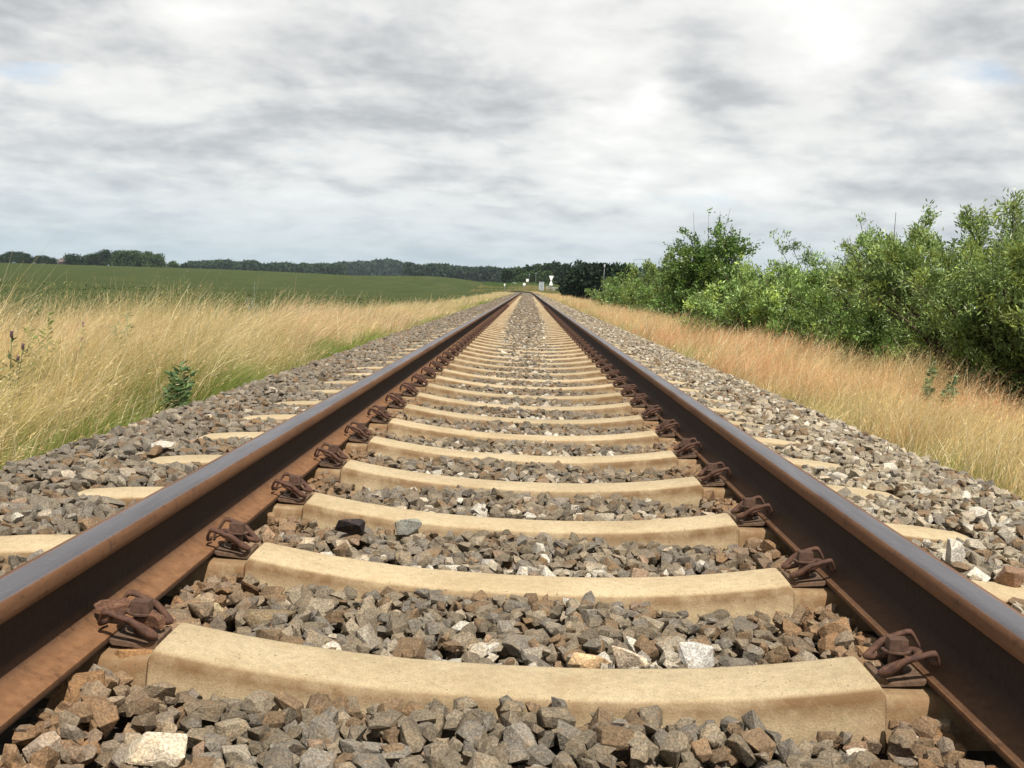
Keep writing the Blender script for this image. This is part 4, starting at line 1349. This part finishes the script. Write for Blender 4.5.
def wmix(f, a, b):
    nd = N("ShaderNodeMix"); nd.data_type = "RGBA"
    for s_, v in zip((nd.inputs[0], nd.inputs[6], nd.inputs[7]), (f, a, b)):
        if hasattr(v, "is_output"): L_(v, s_)
        elif hasattr(v, "__len__"): s_.default_value = (*v, 1)
        else: s_.default_value = v
    return nd.outputs[2]


tc = N("ShaderNodeTexCoord")
dirv = wvec("NORMALIZE", tc.outputs["Generated"]).outputs[0]
sx = N("ShaderNodeSeparateXYZ"); L_(dirv, sx.inputs[0])
dz = wmath("MAXIMUM", sx.outputs[2], 0.0)
den = wmath("ADD", dz, 0.23)
cx = wmath("DIVIDE", sx.outputs[0], den); cy = wmath("DIVIDE", sx.outputs[1], den)
cp = N("ShaderNodeCombineXYZ"); L_(cx, cp.inputs[0]); L_(cy, cp.inputs[1])


def wnoise(scale, detail, rough, off=(0, 0, 0), dist=0.0, vec=None):
    ad = wvec("ADD", vec or cp.outputs[0], off)
    nd = N("ShaderNodeTexNoise"); nd.inputs["Scale"].default_value = scale; nd.inputs["Detail"].default_value = detail
    nd.inputs["Roughness"].default_value = rough; nd.inputs["Distortion"].default_value = dist
    L_(ad.outputs[0], nd.inputs["Vector"])
    return nd.outputs["Fac"]


big = wnoise(1.5, 4, 0.5, (3.1, 1.7, 0), 0.2)
med = wnoise(3.6, 8, 0.56, (7.3, 2.2, 0), 0.1)
fine = wnoise(11.0, 6, 0.6, (1.3, 9.2, 0), 0.1)


def lobe(px, py, wx, amp):
    d = Vector(ray(px, py)).normalized()
    dt = wvec("DOT_PRODUCT", dirv, tuple(d)).outputs["Value"]
    k = wmath("SUBTRACT", dt, 1.0)
    return wmath("MULTIPLY", wmath("POWER", 2.718, wmath("MULTIPLY", k, 2.0 / (wx / F_PX) ** 2)), amp)


far_p = wvec("SCALE", cp.outputs[0]); far_p.inputs["Scale"].default_value = 1.045
med2 = wnoise(3.6, 8, 0.56, (7.3, 2.2, 0), 0.1, far_p.outputs[0])
relief = wmath("SUBTRACT", med2, med)
puff = wmath("ADD", wmath("MULTIPLY", med, 0.9), wmath("MULTIPLY", fine, 0.45))
tone = wmath("ADD", wmath("MULTIPLY", big, 0.58), wmath("ADD", wmath("MULTIPLY", med, 0.40), wmath("MULTIPLY", fine, 0.12)))
bil = wmath("ABSOLUTE", wmath("SUBTRACT", wmath("MULTIPLY", wnoise(4.0, 4, 0.5, (21.3, 4.4, 0), 0.15), 2.0), 1.0))
tone = wmath("ADD", tone, wmath("MULTIPLY", relief, 0.50))
tone = wmath("ADD", tone, wmath("MULTIPLY", wmath("SUBTRACT", wmath("MINIMUM", bil, 0.30), 0.12), 0.22))
lobes = None
for px, py, wx, amp in ((690, 150, 50, 0.13), (620, 155, 55, 0.13), (560, 165, 40, 0.06), (650, 90, 20, 0.17), (820, 45, 60, 0.10), (200, 45, 70, 0.10), (100, 80, 80, 0.08), (440, 100, 120, 0.07), (960, 90, 34, 0.14),
                        (350, 30, 110, -0.08), (960, 40, 60, -0.09), (730, 112, 55, -0.09), (80, 15, 120, -0.06), (480, 20, 110, -0.06), (100, 140, 110, -0.05), (880, 120, 60, -0.04)):
    lb = lobe(px, py, wx, amp)
    lobes = lb if lobes is None else wmath("ADD", lobes, lb)
tone = wmath("ADD", tone, wmath("MULTIPLY", lobes, wmath("MULTIPLY", puff, 1.6)))
tone = wmath("ADD", wmath("MULTIPLY", wmath("SUBTRACT", tone, 0.565), 1.0), 0.585)
ccol = wramp(tone, [(0.34, (0.35, 0.37, 0.39)), (0.45, (0.46, 0.475, 0.49)), (0.53, (0.585, 0.595, 0.60)), (0.61, (0.71, 0.715, 0.70)), (0.71, (0.79, 0.79, 0.77)), (0.88, (0.95, 0.95, 0.93))])
# towards the horizon the layer thins to a pale blue grey
hz = wramp(sx.outputs[2], [(0.0, 1.0), (0.03, 0.72), (0.09, 0.16), (0.18, 0.0)])
ccol = wmix(wmath("MULTIPLY", hz, 0.85), ccol, (0.46, 0.56, 0.615))
# blue gaps
gap = wnoise(1.7, 5, 0.55, (11.4, 5.2, 0), 0.5)
gapv = gap
for px, py, wx, amp in ((892, 0, 30, 0.15), (295, 155, 22, 0.10), (30, 45, 30, 0.07), (985, 95, 18, 0.05), (640, 115, 22, 0.08)):
    gapv = wmath("ADD", gapv, lobe(px, py, wx, amp))
gmask = wmath("MULTIPLY", wramp(gapv, [(0.63, 0.0), (0.76, 0.75)]), wramp(sx.outputs[2], [(0.04, 0.15), (0.12, 1.0)]))
sky = N("ShaderNodeTexSky"); sky.sky_type = "NISHITA"; sky.sun_disc = False
sky.sun_elevation = SUN_EL; sky.sun_rotation = SUN_AZ; sky.air_density = 1.0; sky.dust_density = 1.5; sky.ozone_density = 2.0
STR = 0.12
zen = N("ShaderNodeMix"); zen.data_type = "RGBA"; zen.blend_type = "MULTIPLY"; zen.inputs[0].default_value = 1.0
L_(ccol, zen.inputs[6]); L_(wramp(sx.outputs[2], [(0.42, 1.0), (0.72, 0.42)]), zen.inputs[7])
ccol = zen.outputs[2]     # unseen sky overhead dimmed to weaken the fill light
cs = wvec("SCALE", ccol); cs.inputs["Scale"].default_value = 1.0 / STR
skyb = wmix(0.35, sky.outputs[0], (0.60 / STR, 0.75 / STR, 0.92 / STR))
fin = wmix(gmask, cs.outputs[0], skyb)
bg = N("ShaderNodeBackground"); bg.inputs["Strength"].default_value = STR
L_(fin, bg.inputs["Color"])
wo = N("ShaderNodeOutputWorld"); L_(bg.outputs[0], wo.inputs["Surface"])

hb = Geo(); hb.box((0, 2900, 24), (6400, 6300, 60))
hm = bpy.data.materials.new("haze_air"); hm.use_nodes = True
hn = hm.node_tree.nodes
for nd in list(hn):
    if nd.type == "BSDF_PRINCIPLED": hn.remove(nd)
pv = hn.new("ShaderNodeVolumePrincipled")
pv.inputs["Color"].default_value = (0.72, 0.86, 1.0, 1)
pv.inputs["Density"].default_value = 0.00009
hm.node_tree.links.new(pv.outputs[0], hn["Material Output"].inputs["Volume"])
ho = link("haze", hb.mesh("haze", hm)); props(ho, kind="stuff")
scene.cycles.volume_max_steps = 16
scene.cycles.volume_bounces = 0

scene.view_settings.view_transform = "Standard"
scene.view_settings.look = "None"
scene.view_settings.exposure = 0.30
scene.view_settings.gamma = 1.0
scene.view_settings.use_curve_mapping = False
scene.cycles.max_bounces = 6
scene.cycles.diffuse_bounces = 3
scene.cycles.transmission_bounces = 4
scene.cycles.use_denoising = True
